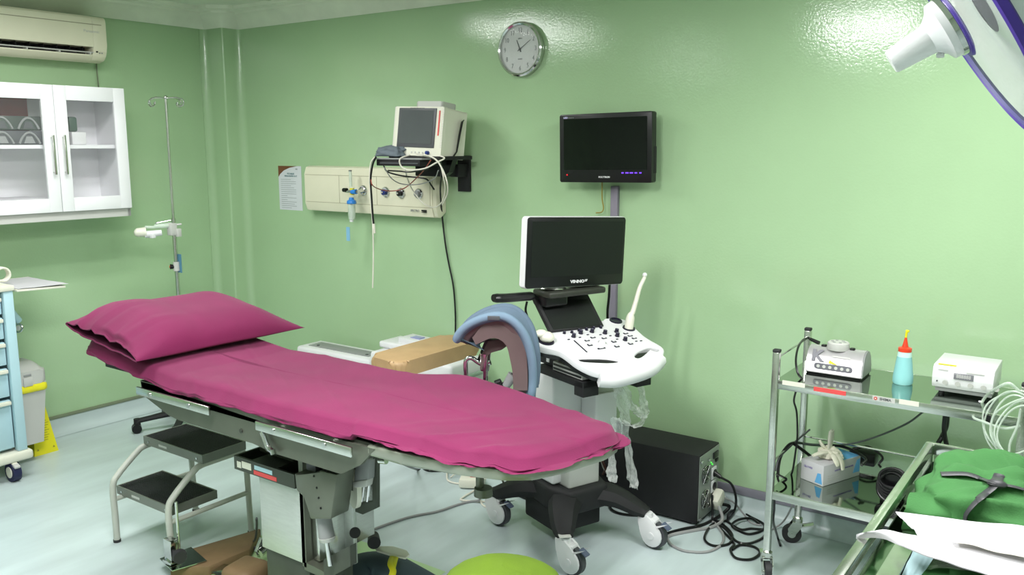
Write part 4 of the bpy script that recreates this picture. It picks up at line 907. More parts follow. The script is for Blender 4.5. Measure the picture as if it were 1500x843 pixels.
# base
b = ub(); b.prism([(-.24, -.12), (-.24, .12), (.04, .15), (.16, .11), (.16, -.11), (.04, -.15)], .16, .275, b=.025, seg=3); b.box2((-.16, -.13, .065), (.10, .11, .18), .01); obj('base_body', b, M_BLACKM, t)
for sx, sy in ((-.285, -.225), (-.285, .225), (.285, -.225), (.285, .225)):
    b = ub(); b.tube(cr([(sx*.2, sy*.2, .215), (sx*.55, sy*.62, .205), (sx*.85, sy*.9, .165), (sx, sy, .150)], 6), [.078, .078, .076, .074, .072, .070, .067, .064, .061, .058, .055, .052, .049, .046, .043, .040, .038, .036, .034][:19], n=8, flat=.72)
    arm = obj('base_arm', b, M_BLACKM, t)
    ca = math.radians(15)
    d = Vector((math.cos(ca), math.sin(ca), 0)); n_ = Vector((-d.y, d.x, 0)); c = Vector((sx, sy, .064))+d*.038
    cm = MB(); cm.cyl((sx, sy, .155), (sx, sy, .12), .024, .026, 16)
    pr_ = [(-.03, .135), (.02, .138), (.06, .115), (.075, .085), (.045, .075), (.03, .05), (.035, .02), (.015, .008), (-.02, .02), (-.042, .06), (-.035, .1)]
    for s in (-1, 1):
        FR = frame(Vector((sx, sy, 0))+n_*s*.022, d, (0, 0, 1)); cm.prism([(-.034, .150), (.012, .150), (.045, .132), (.062, .110), (.040, .098)]+[(.038+.052*math.cos(math.radians(q)), .064+.052*math.sin(math.radians(q))) for q in range(60, -200, -20)]+[(-.030, .10)], -.006, .006, FR, b=.003)
        cm.cyl(c+n_*s*.027, c+n_*s*.033, .016, n=16)
    cm.box((sx+d.x*.02, sy+d.y*.02, .125), (.07, .045, .02), .008, Matrix.Rotation(ca, 3, 'Z'))
    cm2 = MB(U); cm2.add(cm.v, cm.f); o = obj('castor_housing', cm2, M_WHITE, arm)
    b = ub(); 
    b.cyl(c+n_*-.013, c+n_*.013, .063, n=32); obj('castor_wheel', b, M_TYRE, arm)
    b = ub(); b.box((sx+d.x*.10, sy+d.y*.10, .118), (.042, .03, .009), .003, Matrix.Rotation(ca, 3, 'Z') @ Matrix.Rotation(math.radians(28), 3, 'Y')); obj('brake_pedal', b, mat('slate_pedal', (84, 94, 116), .5), arm)
b = ub(); b.box((.295, -.235, .165), (.035, .05, .004), .001, Matrix.Rotation(-.4, 3, 'Z')); obj('front_label', b, M_LGREY, t)
# body column
b = ub(); b.box2((-.24, -.13, .28), (.06, .13, .80), .012, seg=3); obj('body_column', b, M_WHITE, t)
b = ub(); b.box2((.0, -.085, .27), (.12, .085, .55), .01, seg=3); obj('front_box', b, M_LGREY, t)
for k in range(2): b = ub(); b.box2((-.235+.1*k+.06, -.1315, .29), (-.235+.1*k+.062, -.129, .79)); obj('seam', b, M_MGREY, t)
b = ub(); b.box2((.06, .02, .50), (.17, .14, .70), .01, seg=3); obj('side_holder_box', b, M_WHITE, t)
b = ub(); b.box2((.055, .01, .695), (.175, .15, .70), .002); obj('holder_lid', b, M_LGREY, t)
# black under-console tray with ports and media drive
def up(x, y, lz): 
    d = ray(x, y); p = CAM + d*((lz-CAM.z)/d.z); return UI @ p
def poly_u(pts, z): return [(lambda v: (v.x, v.y))(up(x, y, z)) for x, y in pts]
CN = (U.to_3x3() @ Vector((.28, 0, 1))).normalized(); CP = U @ Vector((.10, 0, .985))
FC = frame(CP, (U.to_3x3() @ Vector((1, 0, -.28))), UL); FCI = FC.inverted()
def cp(x, y): v = FCI @ pn(x, y, CP, CN); return (v.x, v.y)
outl = [(776, 481), (795, 487), (850, 476), (884, 470), (886, 466), (913, 467), (924, 474), (934, 484), (947, 495.5), (974, 510), (972, 521), (958, 533), (905, 549), (872, 545), (846.5, 533), (829, 519), (819, 513), (795, 509), (781, 501)]
poly = [cp(*p) for p in outl]
def smooth_poly(P, it=2):
    for _ in range(it):
        Q = []
        for i in range(len(P)):
            a, c = P[i], P[(i+1) % len(P)]; Q += [(a[0]*.78+c[0]*.22, a[1]*.78+c[1]*.22), (a[0]*.22+c[0]*.78, a[1]*.22+c[1]*.78)]
        P = Q
    return P
# top shell with two real grip openings
hole1 = [cp(x, y) for x, y in ((929, 521), (935, 515), (952, 508), (963, 510), (966, 513), (961, 516), (955, 513), (951, 518), (940, 524), (932, 525))]
hole2 = [cp(x, y) for x, y in ((846, 526), (855, 525), (885, 525), (905, 528), (907, 530), (895, 532), (868, 531), (852, 530))]
def plate(poly, holes, z0, z1, M, bevel=.004):
    cu = bpy.data.curves.new('c', 'CURVE'); cu.dimensions = '2D'; cu.fill_mode = 'BOTH'; cu.extrude = abs(z1-z0)/2-bevel; cu.bevel_depth = bevel; cu.bevel_resolution = 2; cu.offset = -bevel
    for P in [poly]+holes:
        s = cu.splines.new('POLY'); s.points.add(len(P)-1)
        for i, p in enumerate(P): s.points[i].co = (p[0], p[1], 0, 1)
        s.use_cyclic_u = True
    o = bpy.data.objects.new('c', cu); me = bpy.data.meshes.new_from_object(o); b = MB()
    b.add([Vector((v.co.x, v.co.y, v.co.z+(z0+z1)/2)) for v in me.vertices], [tuple(p.vertices) for p in me.polygons], M)
    bpy.data.objects.remove(o); bpy.data.curves.remove(cu); bpy.data.meshes.remove(me); return b
sp1 = smooth_poly(poly, 2)
b = plate(sp1, [smooth_poly(hole1, 1), smooth_poly(hole2, 1)], -.030, .0, FC, .006); con = obj('control_console', b, M_WHITE, t, smooth=40)
b = MB(); inner = [(p[0]*.965+.006, p[1]*.965) for p in sp1]; b.prism(inner, -.048, -.030, FC); obj('console_underside', b, M_BLACK, con)
# wrist lip along the front edge
lip = [cp(x, y) for x, y in ((880, 548), (905, 549), (935, 542), (958, 533), (972, 521))]
lp = cr([Vector((p[0], p[1], 0)) for p in lip], 5)
rows = []
for i, p in enumerate(lp):
    tn = (lp[min(i+1, len(lp)-1)]-lp[max(0, i-1)]).normalized(); on = Vector((tn.y, -tn.x, 0)); 
    if on.x < 0: on = -on
    rows.append([p+on*o_+Vector((0, 0, z)) for o_, z in ((-.06, .002), (-.03, .003), (-.005, .001), (.012, -.008), (.018, -.025), (.014, -.05), (.004, -.058), (-.03, -.05), (-.05, -.02))])
b = MB(FC); b.grid(rows, loop_v=True); nn = 9; b.f.append(tuple(range(nn))); b.f.append(tuple((len(rows)-1)*nn+j for j in range(nn))); obj('wrist_rest', b, M_WHITE, con, smooth=60)
# grips inside the openings
for hh in (hole1, hole2):
    cx_, cy_ = sum(p[0] for p in hh)/len(hh), sum(p[1] for p in hh)/len(hh); b = MB(FC); b.prism([(cx_+(p[0]-cx_)*1.06, cy_+(p[1]-cy_)*1.06) for p in hh], -.027, -.006); 
    if hh is hole2: obj('grip_recess', b, M_BLACK, con)
    else:
        b = MB(FC); b.prism([(cx_+(p[0]-cx_)*1.0, cy_+(p[1]-cy_)*1.0) for p in [hole1[0], hole1[1], hole1[6], hole1[7], hole1[8], hole1[9]]], -.027, -.01); obj('grip_recess', b, M_BLACK, con)
M_KNOB = mat('violet_black_knob', (28, 24, 44), .35)
M_KTOP = mat('grey_knob_top', (96, 94, 110), .4)
def knob(x, y, r=.009, h=.016):
    c = cp(x, y); b = MB(FC); b.lathe([(r*1.15, 0), (r*1.1, .003), (r, .004), (r*.92, h), (.001, h)], Matrix.Translation((c[0], c[1], 0)), 18); o = obj('knob', b, M_KNOB, t)
    b = MB(FC); b.cyl((c[0], c[1], h), (c[0], c[1], h+.001), r*.6, n=14); obj('knob_cap', b, M_KTOP, o)
for q in ((840, 494), (850.5, 489), (867, 487), (886, 489), (903, 487), (904, 493), (915.5, 499)): knob(*q)
for q in ((826.5, 489), (837.5, 488), (848, 485.5), (859, 484), (869.5, 482), (880, 481)): knob(*q, .006, .010)
def key(x, y, w_=.02, d_=.010, m=M_KNOB, cap=True):
    c = cp(x, y); b = MB(FC); b.box((c[0], c[1], .001), (d_, w_, .004), .002); o = obj('key', b, m, t)
    if cap: b = MB(FC); b.box((c[0], c[1], .003), (d_*.5, w_*.55, .003), .001); obj('key_cap', b, M_WHITE, o)
for q in ((833, 498), (849.5, 495), (861, 491), (879.5, 491), (894, 492.5), (904, 497.5)): key(*q, .012, .006, cap=False)
for q in ((868.5, 495), (885, 496), (916.5, 489), (923, 492.5), (860, 499.5), (929, 496)): key(*q, .024, .012)
for q in ((899, 501), (903.5, 508), (864, 506), (923.5, 504)): key(*q, .022, .016)
key(881, 511, .04, .010)
for i in range(9): key(842+i*2.1, 500.5+i*1.9, .006, .012, cap=False)
for q in ((932, 500.5), (939, 500)): key(*q, .012, .006, cap=False)
c = cp(882, 503); b = MB(FC); b.sphere((c[0], c[1], -.004), .017, 20); b.lathe([(.017, .0), (.024, .0), (.023, .003), (.018, .003)], Matrix.Translation((c[0], c[1], 0)), 24, close=False); obj('trackball', b, M_WHITE, con)
def ringp(x, y, r, m=M_KNOB, nm='probe_ring'):
    c = cp(x, y); b = MB(FC); b.lathe([(r*.8, .001), (r*.8, .005), (r, .005), (r*1.05, .0)], Matrix.Translation((c[0], c[1], 0)), 28, close=False); b.cyl((c[0], c[1], .0005), (c[0], c[1], .0015), r*.8, n=24); return obj(nm, b, m, con)
ringp(902, 470.5, .028); ringp(921, 481.5, .027); ringp(800, 501, .032)
# ports and tray under the console
b = MB(U); b.box2((.0, -.17, .835), (.30, .17, .90), .006); obj('port_block', b, M_BLACKM, t)
b = MB(U); pl = [(.02, -.20), (.36, -.20), (.36, .16), (.20, .16), (.02, .1)]; b.prism(pl, .80, .83, b=.004); b.box2((.30, -.20, .765), (.36, -.12, .83), .003); b.box2((.30, .08, .765), (.36, .16, .83), .003); obj('tray', b, M_BLACKM, t)
b = MB(U); b.box2((.14, -.19, .832), (.34, .08, .870), .002); obj('media_drive', b, M_LGREY, t)
for k in range(2): b = MB(U); b.box2((.145, -.192, .838+k*.016), (.335, -.188, .846+k*.016)); obj('drive_slot', b, M_BLACK, t)
b = MB(U); b.box2((.07, -.175, .85), (.09, -.168, .895)); obj('port_label', b, M_WHITE, t)
# touch panel, arm and monitor
tp_c = U @ Vector((.06, -.0, 1.07))
pt = [UI @ pn(x, y, U @ Vector((.12, 0, .99)), (U.to_3x3() @ Vector((1, 0, .75))).normalized()) for x, y in ((780, 431), (861, 430), (885, 478), (807, 486))]
TW = frame(U @ ((pt[0]+pt[1]+pt[2]+pt[3])/4), U.to_3x3() @ ((pt[1]-pt[0])+(pt[2]-pt[3])), U.to_3x3() @ ((pt[0]-pt[3])+(pt[1]-pt[2])))
TI = TW.inverted(); tq = [(lambda v: (v.x, v.y))(TI @ (U @ p)) for p in pt]
b = MB(TW); b.prism(tq, -.022, 0, b=.004); o = obj('touch_panel', b, M_BLACKM, t)
b = MB(TW); b.prism([(p[0]*.88, p[1]*.78-.012) for p in tq], 0, .0015); obj('touch_screen', b, M_SCREENM, o)
# monitor
mp_ = U @ Vector((.10, 0, 1.3))
mc = [pn(x, y, mp_, UF) for x, y in ((775, 318.5), (918, 318.5), (910.5, 416), (768, 423.5))]
o_ = (mc[0]+mc[1]+mc[2]+mc[3])/4; mw, mh = ((mc[1]-mc[0]).length+(mc[2]-mc[3]).length)/2, ((mc[0]-mc[3]).length+(mc[1]-mc[2]).length)/2
FM = frame(o_, (mc[1]-mc[0])+(mc[2]-mc[3]), (mc[0]-mc[3])+(mc[1]-mc[2]))
b = MB(FM); b.prism(rrect(mw+.004, mh+.004, .012), -.042, -.004, b=.004); mo = obj('monitor_shell', b, M_WHITE, t)
b = MB(FM); b.prism(rrect(mw, mh, .012), -.006, 0, b=.002); obj('monitor_bezel', b, M_BLACK, mo)
b = MB(FM); b.box((.006, .014, .0005), (mw-.034, mh-.062, .001)); obj('monitor_screen', b, M_SCREENM, mo)
text('maker_name', 'VINNO', .017, FM @ Matrix.Translation((.008, -mh/2+.02, .001)), M_WHITE, mo, bold=.0008, sx=1.35); text('maker_name', '27', .011, FM @ Matrix.Translation((.054, -mh/2+.023, .001)), M_WHITE, mo, bold=.0006, sx=1.2)
b = MB(FM); b.cyl((-.08, -mh/2-.012, -.06), (-.08, -mh/2+.002, -.06), .06, .05, 24); obj('swivel_disc', b, M_STEEL, t)
a_ = FM @ Vector((-.10, -mh/2-.03, -.03))
b = MB(U); ai = UI @ a_; b.box((ai.x-.01, ai.y+.10, ai.z), (.13, .30, .028), .010, seg=3); b.box((ai.x-.03, ai.y+.19, ai.z+.02), (.06, .12, .03), .008); obj('monitor_arm', b, mat('olive_black_plastic', (48, 50, 44), .4), t)
b = MB(U); b.box((ai.x-.04, ai.y+.02, ai.z-.03), (.10, .12, .06), .012, seg=3); b.tube([(ai.x-.05, ai.y+.06, ai.z-.05), (-.10, .03, .95), (-.12, 0, .80)], [.04, .04, .045], n=10); obj('arm_column', b, M_BLACK, t)
ha = [UI @ pn(x, y, U @ Vector((ai.x-.02, ai.y, 0)), UF) for x, y in ((780, 434), (765, 435), (740, 437), (723, 437))]
b = MB(U); b.tube(cr(ha, 4), [.020]+[.024]*11+[.020], n=12, flat=.8); obj('grab_handle', b, M_BLACK, t)
cable('monitor_lead', [pn(x, y, U @ Vector((.0, 0, 0)), UF) for x, y in ((772, 442), (770, 455), (774, 470), (775, 482))], .005, M_BLACK, 'lead', parent=t)
cable('monitor_lead', [pn(x, y, U @ Vector((-.05, 0, 0)), UF) for x, y in ((893, 416), (892, 435), (890, 455), (890, 470))], .006, M_BLACK, 'lead', parent=t)
# probe in its holder
pc0 = FC @ Vector((*cp(921, 481.5), .002)); F_p = lambda x, y: pn(x, y, pc0, (UF+Vector((0, 0, .0))).normalized())
t2 = thing('ultrasound_probe', 'long white wand-shaped probe standing in the right rear holder of the ultrasound console', 'probe', pc0)
pts = [F_p(921, 482), F_p(924, 463), F_p(927, 457), F_p(932, 440), F_p(937, 422), F_p(943.5, 408), F_p(944.5, 403)]
pts = cr(pts, 5); n = len(pts); rr = []
for i in range(n):
    f = i/(n-1); rr.append(.020 if f < .12 else .020-(f-.12)/.12*.008 if f < .24 else .012-(f-.24)*.006 if f < .9 else .0075+.003*math.sin((f-.9)*10*math.pi))
b = MB(); b.tube(pts, rr, n=14); obj('handle_and_shaft', b, M_OFFW, t2)
b = MB(); b.sphere(pts[-1], .011, 12); obj('tip', b, M_WHITE, t2)
# second probe in the left holder
q0 = FC @ Vector((*cp(800, 500), .0)); t2 = thing('ultrasound_probe', 'short white convex probe lying in the left holder of the ultrasound console', 'probe', q0)
b = MB(FC); c = cp(800, 500); b.sphere((c[0], c[1], .018), .03, 18, (1, 1.1, .75)); b.sphere((c[0]-.015, c[1]-.02, .03), .022, 16, (1, 1.3, .7)); obj('probe_head', b, M_OFFW, t2)
e = [cp(790, 497), cp(789, 503), cp(790, 510)]
b = MB(FC); b.tube(cr([Vector((c[0]-.02, c[1]-.03, .02)), Vector((*cp(788, 497), .02)), Vector((*cp(785, 502), -.01)), Vector((*cp(786, 508), -.06)), Vector((*cp(786, 512), -.10))], 5), .010, n=8, flat=.5); obj('probe_strap', b, M_BLACK, t2)
# clear bags and tubing hanging from the console
random.seed(11)
def film_strip(name, cl, wd, label, seed, parent=None):
    c = cr([py(x, y, Y) for x, y, Y in cl], 8); n = len(c); rows = []
    for i, p in enumerate(c):
        f = i/(n-1); w_ = wd*(.7+.5*abs(noise.noise(Vector((f*7, seed, 0))))+.2*math.sin(f*9)); row = []
        for k in range(9):
            u = k/8-.5; a = .9*noise.noise(Vector((f*6, u*3, seed))); row.append(p+Vector((u*w_*math.cos(a), u*w_*math.sin(a)+.015*noise.noise(Vector((f*14, u*6, seed+3))), .006*noise.noise(Vector((u*9, f*9, seed))))))
        rows.append(row)
    b = MB(); b.grid(rows); return obj(name, b, M_FILM, parent, label, 'plastic cover', smooth=70)
film_strip('plastic_cover', [(905, 565, -.80), (912, 590, -.78), (915, 610, -.72), (917, 640, -.66), (922, 670, -.62), (927, 705, -.6), (929, 716, -.6)], .055, 'long crinkled clear plastic cover hanging right of the bed foot', 1)
film_strip('plastic_cover', [(902, 612, -1.0), (905, 640, -.92), (898, 660, -.88), (896, 685, -.86), (897, 707, -.86)], .045, 'clear plastic cover hanging close to the bed foot corner', 5)
film_strip('plastic_cover', [(937, 566, -.70), (942, 590, -.68), (945, 606, -.67), (938, 622, -.68), (922, 624, -.7), (908, 615, -.72)], .05, 'clear plastic cover looping down under the right front of the console', 9)
film_strip('plastic_cover', [(905, 560, -.76), (918, 580, -.72), (930, 600, -.70), (940, 612, -.69)], .06, 'crumpled clear plastic between the two hanging covers', 13)
# ================================================================== black power unit on the floor
t = thing('power_supply', 'black floor-standing power supply with a grey socket panel facing right, by the wall', 'power supply', (3.42, -.16, 0))
x0, x1, y0, y1, zt = 3.10, 3.725, -.285, -.045, .345
b = MB(); b.box2((x0, y0, .012), (x1, y1, zt), .004); obj('casing', b, M_BLACKM, t)
b = MB(); b.box2((x0-.006, y0-.002, .012), (x0+.02, y1+.002, zt+.006), .008, seg=3); obj('front_fascia', b, M_BLACK, t)
for q in ((x0+.05, y0+.03), (x1-.05, y0+.03), (x0+.05, y1-.03), (x1-.05, y1-.03)): b = MB(); b.cyl((*q, 0), (*q, .013), .015, n=12); obj('foot', b, M_DTYRE, t)
b = MB(); b.box2((x1, y0+.008, .025), (x1+.004, y1-.008, zt-.008)); rp = obj('rear_panel', b, mat('zinc_panel', (150, 158, 150), .4, .4), t)
Fr = frame((x1+.0045, y0, 0), (0, 1, 0), (0, 0, 1))       # local x along +y, y up
for zz in (.235, .115):
    b = MB(Fr); b.cyl((.075, zz, 0), (.075, zz, .002), .043, n=28); f = obj('fan', b, M_BLACK, t)
    b = MB(Fr)
    for k in range(2):
        a = math.radians(45+90*k); d = Vector((math.cos(a), math.sin(a), 0))*.05; c = Vector((.075, zz, .005)); b.cyl(c-d, c+d, .0022, n=6)
    for r_ in (.018, .032, .044): b.tube([c+Vector((math.cos(u), math.sin(u), 0))*r_ for u in [2*math.pi*i/24 for i in range(25)]], .0012, n=5, caps=False)
    obj('fan_guard', b, M_CHROME, f)
for zz in (.215, .150):
    b = MB(Fr); b.box((.165, zz, .004), (.052, .058, .008), .003); s_ = obj('socket', b, M_WHITE, t)
    b = MB(Fr); b.cyl((.165, zz, .008), (.165, zz, .012), .019, n=20); obj('socket_face', b, M_BLACK, s_)
b = MB(Fr); b.box((.185, .30, .003), (.055, .03, .006), .002); obj('terminal_block', b, M_BLACK, t)
b = MB(Fr); b.box((.20, .27, .003), (.03, .014, .006), .001); obj('terminal_block', b, M_BLACK, t)
for q in ((.135, .275), (.15, .262)): b = MB(Fr); b.cyl((*q, 0), (*q, .003), .003, n=8); obj('green_lamp', b, mat('green_led', (60, 220, 60), .4, emit=2), t)
for q in ((.012, .315), (.012, .035), (.10, .30), (.12, .06)): b = MB(Fr); b.box((q[0], q[1], .006), (.018, .012, .01), .002); obj('screw_bracket', b, M_CHROME, t)
b = MB(); p = Vector((x1+.03, -.115, .085)); b.box(p, (.05, .09, .07), .015, Matrix.Rotation(.5, 3, 'X')); obj('plug_block', b, M_OFFW, None, 'large off-white plug block at the lower right of the black power supply', 'plug')
b = MB(); b.cyl((x1+.012, -.12, .215), (x1+.045, -.12, .20), .014, .009, 14); obj('power_plug', b, M_BLACK, None, 'round black plug in the upper socket of the black power supply', 'plug')
def G(x, y, z=.006): return pz(x, y, z)
# cables on the floor
cable('floor_cable', [(x1+.045, -.12, .20), (x1+.09, -.10, .17), G(1078, 730, .1), G(1076, 748, .02), G(1066, 762), G(1052, 765), G(1040, 772), G(1032, 790), G(1045, 800), G(1068, 797), G(1072, 783), G(1058, 768), G(1046, 762)], .006, M_BLACK, 'black cable from the upper socket of the power supply looping in front of it')
cable('floor_cable', [(x1+.02, -.16, .12), (x1+.03, -.17, .03), G(1045, 765), G(1062, 775), G(1078, 793), G(1095, 797), G(1115, 790), G(1124, 780, .01)], .006, M_BLACK, 'black cable running from the power supply towards the trolley leg')
cable('floor_cable', [G(1066, 765), G(1068, 752, .012), G(1080, 748), G(1100, 758), G(1118, 768), G(1117, 777), G(1098, 783), G(1082, 778), G(1072, 770, .02), G(1082, 762, .02), G(1100, 760, .016), G(1112, 768)], .006, M_BLACK, 'black cable in two overlapping coils left of the trolley leg')
cable('floor_cable', [G(1050, 770), G(1062, 782), G(1075, 797), G(1070, 806), G(1078, 818), G(1100, 820), G(1113, 811), G(1105, 802), G(1085, 799), G(1072, 806)], .006, M_BLACK, 'black cable ending in a single ring nearest the trolley leg')
cable('floor_cable', [G(1064, 764), G(1084, 776), G(1100, 775), G(1118, 776), G(1128, 772)], .006, M_BLACK, 'straight black cable crossing behind the cable coils')
cable('floor_cable', [G(948, 792, .006), G(975, 783), G(1000, 776), G(1025, 771), G(1045, 762), G(1060, 752, .02), G(1068, 742, .05), (x1+.03, -.13, .07)], .008, M_BLACK, 'black cable emerging from the base arm and passing under the power supply corner')
cable('floor_cable', [G(975, 790), G(985, 784), G(1020, 777), G(1042, 773), G(1058, 762, .02), (x1+.045, -.14, .07)], .008, M_CABLEG, 'thick grey cable along the foot of the power supply')
cable('floor_cable', [G(978, 791), G(985, 800), G(1005, 808), G(1035, 809), G(1055, 800), G(1060, 786), G(1050, 770), G(1044, 765)], .006, M_CABLEG, 'grey cable in a wide loop on the floor in front of the power supply')
cable('floor_cable', [(x1+.05, -.09, .09), G(1075, 737, .06), G(1088, 752, .01), G(1100, 766), G(1115, 770)], .004, M_CABLEG, 'thin grey cable sloping from the plug block to the black coils')
cable('floor_cable', [G(892, 735), G(895, 746), G(905, 752), G(922, 755), G(945, 756)], .007, M_BLACK, 'black cable on the floor between the ultrasound castors')
cable('floor_cable', [G(756, 716), G(757, 724), G(768, 730), G(780, 733)], .007, M_BLACK, 'short black cable on the floor behind the left ultrasound arm')
cable('floor_cable', [G(496, 795, .006), G(530, 784), G(555, 773), G(600, 758), G(640, 750), G(670, 740), G(690, 735), G(702, 733, .02), pz(703, 725, .06)], .006, M_CABLEG, 'grey cable running across the floor from the bed column to the foot switch')
cable('floor_cable', [py(575, 672, -1.4), py(590, 680, -1.1), pz(610, 688, .02), pz(630, 690, .008), pz(645, 690, .008)], .006, M_BLACK, 'short black cable on the floor seen under the bed edge')
# white hand control and coiled white lead near the left castor
hx = pz(692, 705, .03)
t = thing('hand_control', 'white hand control with a red mark lying in white leads behind the left castor', 'hand control', pz(692, 712, .0))
b = MB(); b.box(hx, (.13, .10, .05), .012, Matrix.Rotation(.5, 3, 'Z')); obj('body', b, M_OFFW, t)
b = MB(); b.box(pz(694, 698, .058), (.035, .02, .004), .001, Matrix.Rotation(.5, 3, 'Z')); obj('red_button', b, M_RED, t)
cable('white_lead', [G(655, 690), G(656, 704), G(672, 709), G(690, 708), G(698, 716), G(680, 728), G(676, 733), G(700, 735), G(722, 735), G(738, 728, .03), pz(744, 718, .1), pz(742, 704, .2)], .005, M_CABLEW, 'white lead coiling on the floor left of the ultrasound castor')
cable('white_lead', [pz(678, 692, .05), G(684, 704), G(696, 712), G(702, 728), G(708, 741), G(725, 746), G(736, 740, .03), pz(740, 725, .08), pz(740, 712, .16), pz(735, 703, .22)], .005, M_CABLEW, 'white lead looping in front of the left ultrasound castor')
cable('white_lead', [G(660, 700), G(668, 694, .02), G(676, 693, .02), G(684, 700), G(700, 706), G(712, 701, .08)], .0045, M_CABLEW, 'short white lead behind the hand control')
# bundle of wires under the machine
cable('machine_lead', [pz(882, 675, .28), pz(886, 688, .2), pz(880, 700, .1), pz(870, 705, .05)], .006, mat('brown_lead', (90, 50, 36), .5), 'brown lead hanging behind the bed foot under the machine')
cable('machine_lead', [pz(878, 665, .3), pz(884, 685, .22), pz(892, 700, .1), pz(884, 708, .05)], .005, M_CABLEW, 'white lead hanging behind the bed foot under the machine')

# ================================================================== steel equipment trolley
TX0, TX1, TY0, TY1 = 4.155, 5.005, -.575, -.175
t = thing('equipment_trolley', 'two-shelf stainless trolley standing against the wall at the right', 'trolley', ((TX0+TX1)/2, (TY0+TY1)/2, 0))
ps = .026
for (x, y) in ((TX0, TY0), (TX0, TY1), (TX1, TY0), (TX1, TY1)):
    b = MB(); b.box2((x-ps/2, y-ps/2, .115), (x+ps/2, y+ps/2, .955 if y == TY0 else .972), .002); p_ = obj('post', b, M_STEEL, t)
    b = MB(); zt = .955 if y == TY0 else .972; b.box2((x-ps/2-.001, y-ps/2-.001, zt), (x+ps/2+.001, y+ps/2+.001, zt+.012), .003); obj('post_cap', b, M_DTYRE, p_)
    a = math.radians(200 if (x, y) == (TX0, TY1) else -60 if y == TY0 else 150); d = Vector((math.cos(a), math.sin(a), 0)); n_ = Vector((-d.y, d.x, 0)); o = Vector((x, y, 0)); c = o+d*.022+Vector((0, 0, .042))
    b = MB(); b.cyl(o+Vector((0, 0, .118)), o+Vector((0, 0, .10)), .022, n=16)
    for s in (-1, 1): 
        FR = frame(o+n_*s*.019, d, (0, 0, 1)); b.prism([(-.02, .102), (.02, .102), (.04, .07), (.034, .035), (.012, .035), (-.018, .08)], -.0015, .0015, FR)
    b.box(o+Vector((0, 0, .10)), (.042, .042, .006), .002, Matrix.Rotation(a, 3, 'Z')); b.cyl(c-n_*.022, c+n_*.022, .006, n=10); obj('castor_fork', b, M_STEEL, p_)
    b = MB(); b.cyl(c-n_*.012, c+n_*.012, .042, n=28); obj('castor_wheel', b, M_DTYRE, p_)
    b = MB(); b.cyl(c-n_*.0135, c+n_*.0135, .018, n=20); obj('wheel_hub', b, M_STEEL, p_)
    b = MB(); b.box(o-d*.04+Vector((0, 0, .088)), (.06, .035, .006), .002, Matrix.Rotation(a, 3, 'Z') @ Matrix.Rotation(.25, 3, 'Y')); obj('brake_lever', b, M_STEEL, p_)
for nm, z in (('upper_shelf', .842), ('lower_shelf', .382)):
    b = MB(); b.box2((TX0, TY0, z-.004), (TX1, TY1, z)); 
    sh = obj(nm, b, M_STEELP, t)
    b = MB(); b.box2((TX0+ps/2, TY0-.012, z-.032), (TX1-ps/2, TY0-.004, z+.003), .002); obj('front_edge', b, M_STEEL, sh)
    b = MB(); b.box2((TX0+ps/2, TY1+.004, z-.032), (TX1-ps/2, TY1+.012, z), .002); obj('back_edge', b, M_STEEL, sh)
    for x in (TX0, TX1): b = MB(); b.box2((x-.006, TY0+ps/2, z-.032), (x+.006, TY1-ps/2, z-.005), .002); obj('side_edge', b, M_STEEL, sh)
for z in (.93,):
    for x in (TX0, TX1): b = MB(); b.cyl((x, TY0, z), (x, TY1, z+.01), .004, n=8); obj('guard_rod', b, M_CHROME, t)
for z in (.50,):
    for x in (TX0, TX1): b = MB(); b.cyl((x, TY0, z+.0), (x, TY1, z), .004, n=8); obj('guard_rod', b, M_CHROME, t)
    b = MB(); b.cyl((TX0, TY1, z), (TX1, TY1, z), .005, n=8); obj('guard_rod', b, M_CHROME, t)
def tag_(nm, xa, ya, xb, yb, m, hh=.018):
    a, c = py(xa, ya, TY0-.013), py(xb, yb, TY0-.013); b = MB(); b.box2((a.x, TY0-.0135, (a.z+c.z)/2-hh/2), (c.x, TY0-.012, (a.z+c.z)/2+hh/2)); return obj(nm, b, m, t), (a+c)/2
tag_('label_strip', 1146, 560, 1179, 566, M_OFFW); tag_('red_label_strip', 1192, 569.5, 1239, 577.5, M_REDP, .017)
_, mm = tag_('maker_plate', 1278, 583, 1311, 588.5, M_LGREY); tag_('label_strip', 1317, 588, 1346, 593.5, M_OFFW)
text('maker_name', 'SHIMA', .014, FB(mm.x+.006, mm.z, TY0-.0137), M_DGREY, t, bold=.0003, sx=1.0)
b = MB(FB(mm.x-.028, mm.z, TY0-.0137)); b.cyl((0, 0, 0), (0, 0, .001), .006, n=12); obj('maker_emblem', b, M_RED, t)
b = MB(FB(mm.x-.028, mm.z, TY0-.0137)); b.cyl((0, 0, .001), (0, 0, .0015), .0028, n=8); obj('emblem_centre', b, M_OFFW, t)
SZ = .8425
def S(x, y): return pz(x, y, SZ)
